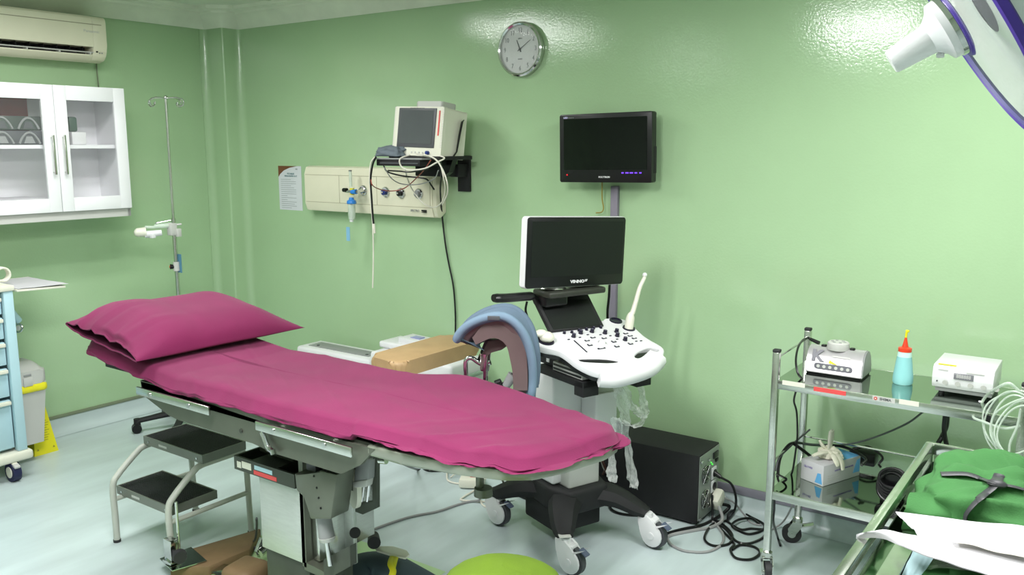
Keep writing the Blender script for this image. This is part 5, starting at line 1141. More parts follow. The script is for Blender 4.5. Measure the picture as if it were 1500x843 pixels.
# silver warmer with the big K
a, c, d_ = S(1178, 545), S(1259, 559), S(1276, 543)
t = thing('silver_warmer', 'silver rounded bench device marked K with a grey dial on top, left on the trolley', 'medical device', (a+c)/2)
xa, xb, ya = a.x+.005, c.x, (a.y+c.y)/2; yb = ya+.15
pr = [(0, .008), (.004, .012), (.012, .05), (.028, .085), (.05, .102), (.075, .106), (.105, .100), (.13, .075), (.145, .04), (.15, .008)]
Mx2 = Matrix(((0, 0, 1, 0), (1, 0, 0, ya), (0, 1, 0, SZ), (0, 0, 0, 1)))
b = MB(); b.prism(pr, xa, xb, Mx2); obj('housing', b, mat('silver_plastic', (186, 183, 186), .3, .45), t, smooth=50)
b = MB(); b.prism([(p[0]*.98+.0015, p[1]*.98) for p in pr], xb, xb+.006, Mx2, b=.001); b_ = obj('side_cover', b, M_MGREY, t)
b = MB(); b.box2((xa+.004, ya+.006, SZ+.0005), (xb, yb-.004, SZ+.009)); obj('black_base', b, M_BLACK, t)
cx_, cy_ = (xa+xb)/2+.0, ya+.07
b = MB(); b.lathe([(.001, 0), (.043, 0), (.045, .004), (.042, .028), (.038, .032), (.001, .032)], Matrix.Translation((cx_, cy_, SZ+.098)), 32); obj('dial', b, M_LGREY, t)
for k in range(6): a_ = k*math.pi/3; b = MB(); b.cyl((cx_+.024*math.cos(a_), cy_+.024*math.sin(a_), SZ+.130), (cx_+.024*math.cos(a_), cy_+.024*math.sin(a_), SZ+.1315), .006, n=10); obj('dial_dimple', b, M_MGREY, t)
for s in (-1, 1): b = MB(); b.box((cx_+s*.056, cy_, SZ+.106), (.02, .02, .012), .004); obj('dial_latch', b, M_BLACK, t)
nf = Vector((0, -.105, .035)).normalized(); FWm = frame((0, ya+.0165, SZ+.060), (1, 0, 0), (0, .045, .10))
text('big_letter', 'K', .062, FWm @ Matrix.Translation((xa+.042, .012, .003)), mat('strip_grey', (104, 104, 112), .4), t, ext=.002, bold=.003, sx=1.1)
FW2 = frame((0, ya+.0075, SZ+.034), (1, 0, 0), (0, .018, .10))
b = MB(FW2); b.prism(rrect(.15, .024, .011, cx=(xa+xb)/2+.0), 0, .002); obj('button_strip', b, mat('strip_grey', (104, 104, 112), .4), t)
for k in range(6): b = MB(FW2); b.cyl(((xa+xb)/2-.058+k*.0232, 0, .002), ((xa+xb)/2-.058+k*.0232, 0, .003), .0065, n=14); obj('button', b, M_LGREY, t)
b = MB(FWm); b.prism([(xa+.09, -.012), (xa+.125, -.016), (xa+.092, .002)], .0025, .0035); obj('yellow_arrow', b, M_YEL, t)
b = MB(FWm); b.box((xa+.135, .018, .0025), (.07, .006, .001)); obj('printed_mark', b, M_LGREY, t)
# squeeze bottle
c = S(1322, 562)
t = thing('squeeze_bottle', 'squeeze bottle of aqua gel with a red cap and yellow tip on the trolley', 'bottle', c); T = Matrix.Translation(c)
b = MB(); b.lathe([(.001, 0), (.034, 0), (.037, .006), (.037, .03), (.034, .05), (.030, .085), (.0265, .108)], T, 32, close=False); b.f.append(tuple(range(31, -1, -1))); obj('gel', b, M_AQUA, t, smooth=60)
b = MB(); b.lathe([(.0265, .108), (.0255, .120), (.0225, .130), (.001, .131)], T, 32, close=False); obj('bottle_shoulder', b, mat('milky_pale_aqua', (196, 232, 226), .3), t, smooth=60)
b = MB(); b.lathe([(.001, .128), (.0245, .128), (.0245, .142), (.012, .146), (.009, .158), (.005, .178), (.0035, .185), (.001, .185)], T, 28); obj('cap', b, mat('orange_red_cap', (218, 62, 34), .35), t)
b = MB(); b.tube([c+Vector((0, 0, .182)), c+Vector((.001, 0, .20)), c+Vector((.004, 0, .208))], [.004, .0045, .005], n=10); b.box(c+Vector((.004, 0, .209)), (.014, .010, .008), .003); obj('tip', b, M_YEL, t)
# white bench device
a, c2 = S(1366, 575), S(1455, 594)
t = thing('white_generator', 'white bench generator with a dark digit display on the right of the trolley', 'medical device', (a+c2)/2)
xa, xb, ya = a.x-.002, c2.x-.008, (a.y+c2.y)/2-.0; dpt = .235; 
b = MB(); b.box2((xa+.01, ya+.02, SZ+.012), (xb-.004, ya+dpt-.01, SZ+.032), .002); obj('grey_base', b, M_MGREY, t)
for q in ((xa+.03, ya+.04), (xb-.03, ya+.04), (xa+.03, ya+dpt-.04), (xb-.03, ya+dpt-.04)): b = MB(); b.cyl((*q, SZ), (*q, SZ+.013), .01, n=12); obj('foot', b, M_DTYRE, t)
b = MB(); Mx3 = Matrix(((0, 0, 1, 0), (1, 0, 0, ya), (0, 1, 0, SZ), (0, 0, 0, 1)))
b.prism([(.012, .028), (.003, .045), (.0, .07), (.006, .098), (.02, .112), (dpt, .112), (dpt, .030)], xa, xb, Mx3, b=.003); obj('housing', b, M_WHITE, t, smooth=50)
Fg = frame((0, ya+.001, SZ+.08), (1, 0, 0), (0, .02, .1))
b = MB(Fg); b.box((xa+.105, .0, .002), (.065, .022, .003), .001); dsp = obj('display', b, mat('display_grey', (110, 110, 116), .3), t)
text('display_digits', '888888', .019, Fg @ Matrix.Translation((xa+.105, 0, .0038)), M_LGREY, t, sx=.85)
Fg2 = frame((0, ya+.0015, SZ+.052), (1, 0, 0), (0, -.02, .1))
for k in range(5): b = MB(Fg2); b.cyl((xa+.045+k*.042, 0, .001), (xa+.045+k*.042, 0, .0035), .009, n=16); obj('button', b, M_LGREY, t)
b = MB(Fg2); b.cyl((xa+.018, .002, .001), (xa+.018, .002, .004), .003, n=10); obj('power_lamp', b, M_DGREY, t)
b = MB(); b.box2((xa+.015, ya+.018, SZ+.112), (xa+.075, ya+.032, SZ+.1135)); obj('yellow_sticker', b, M_YEL, t)
for k, (xx, ww) in enumerate(((xa+.035, .035), (xb-.06, .06))): b = MB(Fg); b.box((xx, .018, .002), (ww, .004, .001)); obj('printed_mark', b, M_LGREY, t)
b = MB(); pc_ = py(1435, 596, ya-.012); b.cyl(pc_+Vector((.0, .02, .006)), pc_, .013, .017, 18); b.sphere(pc_, .017, 14); obj('round_connector', b, M_WHITE, t)
# tubing coil on the right posts
random.seed(5)
for k in range(6):
    cx_, cz_ = 5.0+.01*k, .83-.006*k; rx, rz = .085+.012*random.random(), .10+.015*random.random(); ph = random.random()*6
    pts = [Vector((cx_-.02+rx*math.cos(u+ph), TY0-.03-.008*k+.01*math.sin(2*u+k), cz_+rz*math.sin(u+ph)+.01*math.sin(3*u))) for u in [2*math.pi*i/26 for i in range(27)]]
    cable('clear_tubing', pts, .0032, M_TUBE, 'clear tubing looped over the front right post of the equipment trolley', k=3, group='loops of clear tubing')
cable('clear_tubing', [pc_, py(1445, 580, ya-.03), py(1462, 568, TY0-.03), py(1478, 562, TY0-.05), py(1492, 572, TY0-.04)], .005, M_TUBE, 'clear tube leading from the white connector to the coil')
cable('clear_tubing', [pc_, py(1428, 603, ya-.02), py(1426, 612, TY0-.03), py(1440, 618, TY0-.04), py(1470, 628, TY0-.04), py(1495, 624, TY0-.04)], .0045, M_TUBE, 'clear tube hanging along the right end of the top shelf edge')
cable('clear_tubing', [py(1495, 600, TY0-.05), py(1490, 625, TY0-.05), py(1480, 648, TY0-.05), py(1478, 664, TY0-.05)], .004, M_TUBE, 'clear tube end dangling below the coil')
b = MB(); pp = [py(x, y, TY0-.02) for x, y in ((1440, 606), (1452, 609), (1450, 622), (1440, 616))]; b.prism([(p.x, p.z) for p in pp], TY0-.03, TY0-.015, Mp); obj('binder_clip', b, M_BLACK, None, 'black clip on the right end of the upper trolley shelf edge', 'clip')
# latex glove box
LZ = .3825
def Lw(x, y): return pz(x, y, LZ)
a, c3, d3 = Lw(1170, 702), Lw(1205, 714), Lw(1259, 697)
t = thing('glove_box', 'white and blue box of latex gloves on the lower trolley shelf', 'box', c3)
ux = (d3-c3); uy = (a-c3); ux.z = uy.z = 0; G_ = frame(c3, ux, uy); wx, wy, hz = ux.length, uy.length, .088
wy = min(wy, .125)
b = MB(G_); b.box2((0, 0, 0.0003), (wx, wy, hz), .002); bx_ = obj('carton', b, M_PAPER, t)
M_PB = mat('blue_print', (96, 166, 218), .5); M_PV = mat('violet_print', (120, 104, 168), .5)
b = MB(G_); b.prism([(wx*.55, .003), (wx-.004, .003), (wx-.004, wy-.003), (wx*.7, wy-.003)], hz, hz+.0006); obj('blue_print', b, M_PB, bx_)
b = MB(G_); b.prism([(wx*.80, .02), (wx-.004, .02), (wx-.004, hz-.01), (wx*.9, hz-.014)], -.0006, 0, Matrix(((1, 0, 0, 0), (0, 0, 1, 0), (0, 1, 0, 0), (0, 0, 0, 1)))); obj('blue_print', b, M_PB, bx_)
b = MB(G_); b.prism([(.004, .008), (.04, .008), (.028, .05), (.012, .052)], -.0006, 0, Matrix(((0, 0, 1, 0), (1, 0, 0, 0), (0, 1, 0, 0), (0, 0, 0, 1)))); obj('blue_print', b, M_PB, bx_)
FG1 = G_ @ frame((wx*.55, -.0008, hz*.62), (1, 0, 0), (0, 0, 1)); text('box_print', 'LATEX EXAMINATION GLOVES', .0085, FG1, M_PV, bx_)
FG2 = G_ @ frame((-.0008, wy*.68, hz*.70), (0, -1, 0), (0, 0, 1)); text('box_print', 'GLOVES', .012, FG2, M_PV, bx_)
for k in range(3): b = MB(G_); b.box2((wx*.12, -.0006, hz*.2+k*.010), (wx*.45, 0, hz*.2+.002+k*.010)); obj('printed_line', b, M_LGREY, bx_)
# gloves spilling from the slot
lump('glove', G_ @ Vector((wx*.42, wy*.45, hz+.018)), .046, .034, .026, 1.3, M_LATEX, 'cream latex gloves bunched out of the slot of the glove box', 'gloves', .35, n=30, fs=2.0)
def fing(nm, pts, r, lab):
    b = MB(); q = cr([G_ @ Vector(p) for p in pts], 5); n = len(q); b.tube(q, [r*(.7+.3*math.sin(i/(n-1)*math.pi)) for i in range(n)], n=10, flat=.55); return obj(nm, b, M_LATEX, None, lab, 'gloves')
q0 = (wx*.5, wy*.45, hz+.02)
b = MB(); gp = [G_ @ Vector(p) for p in ((wx*.42, wy*.5, hz+.02), (wx*.46, wy*.52, hz+.06), (wx*.47, wy*.52, hz+.09), (wx*.48, wy*.52, hz+.112), (wx*.48, wy*.52, hz+.12))]
b.tube(cr(gp, 5), [.018+.010*math.sin(i/20*math.pi) if i < 17 else .018-(i-16)*.003 for i in range(21)], n=12, flat=.35); obj('glove', b, mat('translucent_latex', (226, 224, 212), .5, alpha=.9), None, 'upright cuff of a latex glove standing out of the glove box', 'gloves')
fing('glove', [q0, (wx*.38, wy*.1, hz+.03), (wx*.40, -.012, hz+.005), (wx*.42, -.018, hz-.028)], .014, 'latex glove finger drooping over the front of the glove box')
fing('glove', [q0, (wx*.25, wy*.4, hz+.035), (wx*.12, wy*.5, hz+.03), (wx*.03, wy*.55, hz+.025)], .013, 'latex glove finger pointing left over the glove box')
fing('glove', [q0, (wx*.33, wy*.6, hz+.05), (wx*.28, wy*.7, hz+.075)], .013, 'latex glove finger curling up behind the slot of the glove box')
fing('glove', [q0, (wx*.30, wy*.1, hz+.03), (wx*.28, -.008, hz+.01), (wx*.30, -.014, hz-.008)], .012, 'short latex glove finger at the front edge of the glove box top')
# adapters and cables on the trolley
t = thing('power_adapter', 'black power adapter wound in cable behind the glove box', 'adapter', Lw(1262, 690))
c = Lw(1250, 686)+Vector((.02, .08, .03)); b = MB(); b.box(c, (.11, .07, .055), .008); obj('adapter_body', b, M_BLACK, t)
b = MB(); b.tube(cr([c+Vector((-.04, -.01, .03)), c+Vector((.02, .0, .05)), c+Vector((.08, -.01, .02)), c+Vector((.07, -.02, -.01)), c+Vector((.08, -.03, -.02))], 5), .005); obj('adapter_cord', b, M_BLACK, t)
t = thing('cable_coil', 'thick coil of black cable at the middle of the lower trolley shelf', 'cable coil', Lw(1305, 725)); c = Lw(1303, 735)+Vector((.0, .02, .0))
for k in range(6): b = MB(); b.tube([c+Vector((.05*math.cos(u), .03*math.sin(u)+.004*k-.01, .055+.050*math.sin(u)*(1-.08*k)+.006*k)) for u in [2*math.pi*i/20+k for i in range(21)]], .0065, n=8); obj('cable_turn', b, M_BLACK, t)
b = MB(); b.box(c+Vector((0, .035, .05)), (.09, .03, .095), .006); obj('adapter_body', b, M_BLACK, t)
def P(x, y, Y): return py(x, y, Y)
cable('trolley_cable', [P(1190, 500, TY1-.02), P(1182, 495, TY1-.03), P(1171, 505, -.35), P(1166, 525, -.45), P(1168, 545, -.5), P(1175, 556, -.5)], .0045, M_BLACK, 'black cable arching from the rear left post to the silver device')
b = MB(); b.tube([P(1187, 497, TY1-.02), P(1200, 503, TY1-.03)], [.007, .009]); obj('cable_plug', b, M_BLACK, None, 'black moulded plug at the top of the rear left trolley post', 'plug')
cable('trolley_cable', [P(1166, 573, -.55), P(1163, 588, -.50), P(1167, 605, -.45), P(1168, 640, -.40), P(1165, 665, -.38), P(1161, 690, -.36), P(1156, 702, -.36)], .004, M_BLACK, 'black cable hanging down inside the left end of the trolley')
cable('trolley_cable', [P(1139, 700, -.5), P(1142, 675, -.45), P(1150, 658, -.4), P(1163, 649, -.35), P(1190, 652, -.22), P(1230, 654, -.2), P(1252, 662, -.2), P(1268, 673, -.25), P(1262, 682, -.3)], .006, M_BLACK, 'thick black cable bowing across behind the glove box')
cable('trolley_cable', [P(1353, 603, -.2), P(1330, 620, -.2), P(1290, 638, -.2), P(1250, 650, -.2), P(1215, 653, -.2), P(1170, 650, -.3)], .004, mat('slate_cable', (88, 96, 94), .5), 'grey cable sagging under the upper trolley shelf')
cable('trolley_cable', [P(1186, 630, TY1-.01), P(1170, 643, -.28), P(1154, 658, -.38), P(1141, 672, -.48), P(1136, 690, -.53)], .004, M_DGREY, 'dark cable slanting from the rear left post to the front one')
cable('trolley_cable', [P(1137, 695, -.5), P(1148, 700, -.48), P(1152, 703, -.46), P(1143, 708, -.46), P(1139, 700, -.44), P(1141, 695, -.42)], .0045, M_BLACK, 'small black cable kink at the left end of the lower trolley shelf')
cable('trolley_cable', [P(1162, 650, -.36), P(1176, 660, -.32), P(1186, 668, -.28), P(1192, 674, -.25)], .007, M_BLACK, 'short thick black cable beside the rear left trolley post')
cable('trolley_cable', [P(1134, 722, -.52), P(1134, 745, -.5), P(1133, 765, -.46), pz(1139, 787, .02), pz(1143, 800, .008)], .005, M_BLACK, 'black cable falling from the lower shelf to the floor')
cable('trolley_cable', [P(1164, 727, -.42), P(1158, 747, -.38), pz(1147, 765, .05), pz(1135, 774, .01), pz(1122, 779, .006)], .004, M_CABLEG, 'grey cable falling from the lower shelf to the floor')
cable('trolley_cable', [P(1388, 606, -.4), P(1386, 625, -.36), P(1380, 640, -.33), P(1374, 650, -.33)], .009, M_BLACK, 'twisted black cable below the white bench generator, left strand')
cable('trolley_cable', [P(1385, 606, -.4), P(1383, 632, -.38), P(1387, 655, -.34), P(1388, 668, -.32), P(1394, 678, -.30)], .009, M_BLACK, 'twisted black cable below the white bench generator, right strand')
# ================================================================== steel instrument trolley in the right foreground
IZ = .90; IX0, IX1, IYb, IYf = 4.832, 5.50, -1.20, -2.35
t = thing('instrument_trolley', 'stainless instrument trolley with a raised guard rail in the right foreground', 'trolley', (5.16, -1.75, 0))
rh, rw_ = .05, .022
b = MB(); b.box2((IX0-rw_, IYf, IZ-.03), (IX0, IYb, IZ), .003); obj('side_rail', b, M_STEEL, t)
b = MB(); b.box2((IX1, IYf, IZ-.03), (IX1+rw_, IYb, IZ), .003); obj('side_rail', b, M_STEEL, t)
b = MB(); b.box2((IX0-rw_, IYb, IZ-.035), (IX1+rw_, IYb+.012, IZ), .003); obj('back_rail', b, M_STEEL, t)
b = MB(); b.box2((IX0-rw_, IYf-.012, IZ-.035), (IX1+rw_, IYf, IZ), .003); obj('front_rail', b, M_STEEL, t)
DZ = .80
b = MB(); b.box2((IX0, IYf, DZ-.006), (IX1, IYb, DZ)); b.box2((IX0-.003, IYf, DZ-.006), (IX0, IYb, DZ+.045)); b.box2((IX1, IYf, DZ-.006), (IX1+.003, IYb, DZ+.045)); b.box2((IX0, IYb-.003, DZ), (IX1, IYb, DZ+.045)); obj('deck', b, M_STEELP, t)
for x in (IX0-rw_/2, IX1+rw_/2):
    for y in (IYb, IYf):
        b = MB(); b.box2((x-.013, y-.013, .1), (x+.013, y+.013, IZ-.003), .002); p_ = obj('post', b, M_STEEL, t)
        b = MB(); b.cyl((x-.012, y, .04), (x+.012, y, .04), .04, n=24); b.box2((x-.015, y-.012, .06), (x+.015, y+.012, .1)); obj('castor', b, M_DTYRE, p_)
b = MB(); b.box2((IX0, IYf, .30), (IX1, IYb, .306)); obj('lower_shelf', b, M_STEELP, t)
b = MB(); b.box2((IX0+.03, IYf+.1, DZ+.001), (IX0+.05, IYb-.35, DZ+.045)); b.box2((IX0+.03, IYf+.1, DZ+.040), (IX0+.07, IYb-.35, DZ+.046)); obj('inner_rim', b, M_STEEL, t)
# steel kidney tray and wrapped packets lower down
t = thing('instrument_tray', 'polished steel tray with a curved lip lying in the instrument trolley', 'tray', (5.05, -1.95, DZ))
b = MB(); b.prism(rrect(.34, .34, .10, 8, 5.09, -1.93), DZ+.001, DZ+.02, b=.006); obj('tray_body', b, M_STEELP, t)
b = MB(); b.tube([Vector((x, y, DZ+.024)) for x, y in rrect(.34, .34, .10, 8, 5.09, -1.93)]+[Vector((*rrect(.34, .34, .10, 8, 5.09, -1.93)[0], DZ+.024))], .006, n=8, caps=False); obj('rolled_lip', b, M_STEEL, t)
def quad(nm, pts, m, lab, cat, wav=.006, seed=0, n=16, th=.0015, sag=0):
    P0 = [Vector(p) for p in pts]; P = []
    for i in range(n+1):
        row = []
        for j in range(n+1):
            u, v = i/n, j/n; p = P0[0]*(1-u)*(1-v)+P0[1]*u*(1-v)+P0[2]*u*v+P0[3]*(1-u)*v
            p = p+Vector((0, 0, wav*(noise.noise(Vector((u*3, v*3, seed)))+.5*noise.noise(Vector((u*8, v*2, seed))))+sag*math.sin(u*math.pi)*math.sin(v*math.pi)))
            row.append(p)
        P.append(row)
    b = MB(); b.grid(P); P2 = [[p-Vector((0, 0, th)) for p in r] for r in P]; b.grid(P2)
    N1 = (n+1)**2
    for k in range(n):
        for (i, j, i2, j2) in ((0, k, 0, k+1), (n, k, n, k+1), (k, 0, k+1, 0), (k, n, k+1, n)):
            b.f.append((i*(n+1)+j, i2*(n+1)+j2, N1+i2*(n+1)+j2, N1+i*(n+1)+j))
    return obj(nm, b, m, None, lab, cat, smooth=60)
quad('blue_wrap_sheet', [pz(1338, 805, DZ+.05), pz(1372, 812, DZ+.05), pz(1345, 850, DZ+.03), pz(1318, 850, DZ+.03)], mat('pale_blue_wrap', (178, 208, 214), .5), 'pale blue sterile wrap standing among the trays below the white packets', 'wrap', .004, 2)
# green bundle
BC = Vector((5.13, -1.50, .0))
def bundle(c, rx, ry, z0, hz, seed, m, nm, par, rot=0):
    n = 60; rows = []
    for i in range(n+1):
        th_ = math.pi*i/n; row = []
        for j in range(n*2):
            ph = math.pi*j/n; d = Vector((math.sin(th_)*math.cos(ph), math.sin(th_)*math.sin(ph), math.cos(th_)))
            e = Vector([abs(v)**.62*math.copysign(1, v) for v in d])
            k = 1+.14*noise.noise(d*2+Vector((seed, 0, 0)))
            q = Vector((e.x*rx*k, e.y*ry*k, max(e.z, -.9)*hz*(1+.15*noise.noise(d*2.5+Vector((seed, 3, 1))))))
            # strap grooves
            wv = math.cos(rot)*q.x+math.sin(rot)*q.y; wu = -math.sin(rot)*q.x+math.cos(rot)*q.y
            g = math.exp(-(wv/.028)**2)*.030+math.exp(-((wu+.02)/.028)**2)*.022
            if q.z > 0: q.z -= g
            f = .028*ridged(Vector((wv*6, wu*15, q.z*10+seed)))+.010*ridged(Vector((wv*20, wu*14, seed)))
            q = q*(1+.0)+d*f
            row.append(Vector((c.x, c.y, z0+hz))+q)
        rows.append(row)
    b = MB(); b.grid(rows, loop_v=True); return obj(nm, b, m, par, smooth=75)
t = thing('cloth_bundle', 'green surgical cloth bundle tied with a dark strap on the instrument trolley', 'cloth bundle', (BC.x, BC.y, DZ))
rot = math.radians(12)
bundle(BC, .265, .23, DZ+.002, .068, 3.1, M_GREENC, 'folded_cloth', t, rot)
from mathutils.bvhtree import BVHTree
_bo = [c for c in t.children if c.name.startswith('folded_cloth')][0]
_W = wm(_bo); _bv = BVHTree.FromPolygons([_W @ v.co for v in _bo.data.vertices], [tuple(p.vertices) for p in _bo.data.polygons])
def drape(x, y):
    h = _bv.ray_cast(ray_o := CAM, ray(x, y))
    return h[0] if h[0] is not None else None
def strap(pts):
    q = [drape(*p) for p in pts]; q = [p+Vector((0, 0, .004)) for p in q if p is not None]
    b = MB(); b.tube(cr(q, 5), .013, n=8, flat=.3); obj('strap', b, mat('dark_strap', (58, 58, 62), .45), t)
def ipts(P, n=9):
    q = cr([Vector((*p, 0)) for p in P], n); return [(p.x, p.y) for p in q]
strap(ipts([(1378, 697), (1415, 697), (1440, 705), (1460, 712), (1480, 715), (1499, 720)], 3))
strap(ipts([(1464, 698), (1455, 715), (1440, 728), (1425, 742), (1415, 755), (1413, 766)], 3))
kp = drape(1460, 713)
if kp is not None: b = MB(); b.sphere(kp+Vector((0, 0, .006)), .015, 12, (1.5, 1, .7)); obj('strap_knot', b, mat('dark_strap', (58, 58, 62), .45), t)
# folded cloth flap at the near left corner
rows = []
for i in range(25):
    u = i/24; row = []
    for j in range(17):
        v = j/16; x = 4.86+.26*v; y = -1.69-.055*math.sin(u*math.pi)*(1-.3*v)+.02*v; z = DZ+.01+.11*u
        row.append(Vector((x+.012*noise.noise(Vector((u*4, v*3, 1))), y+.016*noise.noise(Vector((u*5, v*6, 2)))+.008*math.sin(u*14+v*3), z+.01*math.sin(v*5))))
    rows.append(row)
b = MB(); b.grid(rows); obj('cloth_flap', b, M_GREENC, t, smooth=75)
# paper packets
PZ = DZ+.11
A_ = [pz(1312, 750, PZ), pz(1352, 790, PZ-.005), pz(1520, 812, PZ+.01), pz(1520, 775, PZ+.02)]
quad('paper_packet', A_, M_PAPER, 'white paper packet with its corner against the green bundle, uppermost of the packets', 'paper packet', .008, 1, n=24, sag=.006)
B__ = [pz(1252, 790, PZ+.005), pz(1262, 781, PZ+.008), pz(1520, 868, PZ-.0), pz(1440, 862, PZ-.01)]
rowsB = []
for i in range(41):
    u = i/40; 
    top = cr([pz(1254, 788, PZ-.01), pz(1268, 781, PZ+.005), pz(1298, 777, PZ+.008), pz(1352, 787, PZ), pz(1420, 800, PZ), pz(1530, 830, PZ)], 8); bot = cr([pz(1254, 789, PZ-.012), pz(1290, 788, PZ), pz(1330, 804, PZ-.004), pz(1380, 822, PZ-.01), pz(1440, 840, PZ-.01), pz(1530, 868, PZ-.01)], 8)
    p, q = top[i], bot[i]
    rowsB.append([p.lerp(q, v/10)+Vector((0, 0, .008*math.sin(v/10*math.pi)+.003*noise.noise(Vector((u*9, v*.4, 3))))) for v in range(11)])
b = MB(); b.grid(rowsB); b.grid([[p-Vector((0, 0, .002)) for p in r] for r in rowsB]); obj('paper_packet', b, M_PAPER, None, 'long white paper packet whose curled tip pokes over the left rail of the instrument trolley', 'paper packet', smooth=70)
C_ = [pz(1392, 780, PZ+.018), pz(1400, 795, PZ+.014), pz(1530, 822, PZ+.02), pz(1530, 795, PZ+.028)]
quad('paper_packet', C_, mat('warm_white_paper', (240, 234, 226), .7), 'white paper packet lying on the others at the right edge', 'paper packet', .006, 5, n=24)
D__ = [pz(1350, 789, PZ+.001), pz(1420, 815, PZ-.004), pz(1530, 850, PZ), pz(1530, 812, PZ+.01)]
quad('paper_packet', D__, M_PAPER, 'white paper packet half hidden between the upper and the long one', 'paper packet', .006, 8, n=24)

# ================================================================== covered stool near the camera
Cs = Vector((3.965, -2.15, 0)); rs = .165
top = pv(735, 815, Cs.x, Cs.y+.0).z
t = thing('round_stool', 'round stool under a yellow-green cloth cover in the foreground', 'stool', Cs)
rows = []
hz = .612
for k in range(24):
    f = k/23
    if f < .55: r_ = rs*(f/.55)*.96; z = hz+.045*(1-(f/.55)**2.2)
    else: g = (f-.55)/.45; r_ = rs*(.96+.04*math.sin(g*math.pi)); z = hz-.10*g
    rows.append([Vector((Cs.x+max(r_, .001)*math.cos(a)*(1+.02*math.sin(a*17+3)*max(0, f-.4)*2), Cs.y+max(r_, .001)*math.sin(a)*(1+.02*math.sin(a*17+3)*max(0, f-.4)*2), z+.005*noise.noise(Vector((math.cos(a)*3*f, math.sin(a)*3*f, 4)))+.004*max(0, ridged(Vector((math.cos(a)*5*f, math.sin(a)*5*f, 8)))-.5))) for a in [2*math.pi*i/72 for i in range(72)]])
b = MB(); b.grid(rows, loop_v=True); obj('cloth_cover', b, M_LIME, t, smooth=75)
b = MB(); b.lathe([(.001, hz-.09), (rs*.9, hz-.09), (rs*.9, hz-.02), (.001, hz-.02)], Matrix.Translation(Cs), 32); obj('seat', b, M_BLACKM, t)
b = MB(); b.cyl(Cs+Vector((0, 0, .1)), Cs+Vector((0, 0, hz-.09)), .025, n=16); obj('column', b, M_CHROME, t)
for k in range(5):
    a = 2*math.pi*k/5; d = Vector((math.cos(a), math.sin(a), 0)); b = MB(); b.tube([Cs+Vector((0, 0, .11)), Cs+d*.24+Vector((0, 0, .07))], [.022, .016]); b.cyl(Cs+d*.24+Vector((0, 0, .07)), Cs+d*.24+Vector((0, 0, .045)), .01); l_ = obj('leg', b, M_CHROME, t)
    n_ = Vector((-d.y, d.x, 0)); b = MB(); b.cyl(Cs+d*.24-n_*.015+Vector((0, 0, .025)), Cs+d*.24+n_*.015+Vector((0, 0, .025)), .025, n=16); obj('castor', b, M_BLACK, l_)

# ================================================================== light blue cart at the left edge
t = thing('blue_cart', 'light blue drawer cart on navy castors cut by the left edge of the picture', 'cart', (.3, -2.2, 0))
x0, x1, y0, y1 = .06, .55, -2.55, -1.80
for y in (y0, y1): b = MB(); b.box2((x1-.04, y-.025, .155), (x1, y+.025, 1.015), .006); b.box2((x0, y-.02, .155), (x0+.04, y+.02, 1.015)); b.box2((x0+.04, y-.008, .16), (x1-.04, y+.008, 1.0)); obj('side_panel', b, M_LBLUE, t)
b = MB(); b.box2((x0, y0+.03, .16), (x0+.02, y1-.03, 1.0)); b.box2((x0, y0+.03, .16), (x1-.06, y1-.03, .18)); obj('back_panel', b, M_LBLUE, t)
zz = [.17, .45, .62, .76, .89, 1.0]
for k in range(5):
    b = MB(); b.box2((x1-.05, y0+.03, zz[k]+.006), (x1-.022, y1-.03, zz[k+1]-.012), .004); d_ = obj('drawer', b, M_LBLUE, t)
    b = MB(); b.box2((x1-.024, y0+.04, zz[k+1]-.035), (x1+.0, y1-.035, zz[k+1]-.016), .003); obj('drawer_pull', b, M_OFFW, d_)
b = MB(); b.box2((x0-.01, y0-.03, 1.015), (x1+.01, y1+.03, 1.045), .008); obj('worktop', b, M_OFFW, t)
b = MB(); b.box2((x0-.02, y0-.045, .105), (x1+.02, y1+.045, .155), .015, seg=3); obj('bumper', b, M_OFFW, t)
for x in (x0+.04, x1-.01):
    for y in (y0+.02, y1-.055):
        b = MB(); b.box2((x-.022, y-.016, .05), (x+.03, y+.016, .108), .01); h_ = obj('castor_fork', b, M_OFFW, t)
        for s in (-1, 1): pass
        b = MB(); b.cyl((x-.0, y-.02, .052), (x-.0, y+.02, .052), .052, n=28); obj('castor_wheel', b, M_NAVY, t)
        b = MB(); b.cyl((x-.0, y-.024, .052), (x-.0, y-.02, .052), .03, n=20); obj('castor_wheel_cover', b, M_OFFW, t)
        b = MB(); b.box((x+.04, y, .09), (.03, .03, .012), .003, Matrix.Rotation(.4, 3, 'Y')); obj('castor_brake', b, M_LGREY, t)
# fold-out side shelf
t2 = t
b = MB(); sv = [(x1-.42, y1+.032), (x1+.02, y1+.035), (.638, -1.545), (.14, -1.50)]; b.prism(sv, 1.008, 1.02, b=.003); obj('side_shelf', b, M_OFFW, t2)
quad('paper_sheet', [Vector((.18, y1+.04, 1.024)), Vector((.57, y1+.04, 1.024)), Vector((.648, -1.535, 1.03)), Vector((.20, -1.53, 1.026))], M_PAPER, 'sheets of white paper on the side shelf of the blue cart', 'paper', .003, 4)
c = pz(4, 412, 1.05)
b = MB(); 
for k in range(5): b.tube([c+Vector((.0+.008*k-.02, .035*math.cos(u)-.0, .035+.035*math.sin(u))) for u in [2*math.pi*i/24 for i in range(25)]], .006, n=8)
obj('tubing_coil', b, M_OFFW, None, 'small coil of cream tubing on top of the blue cart at the left edge', 'tubing', stuff=True)
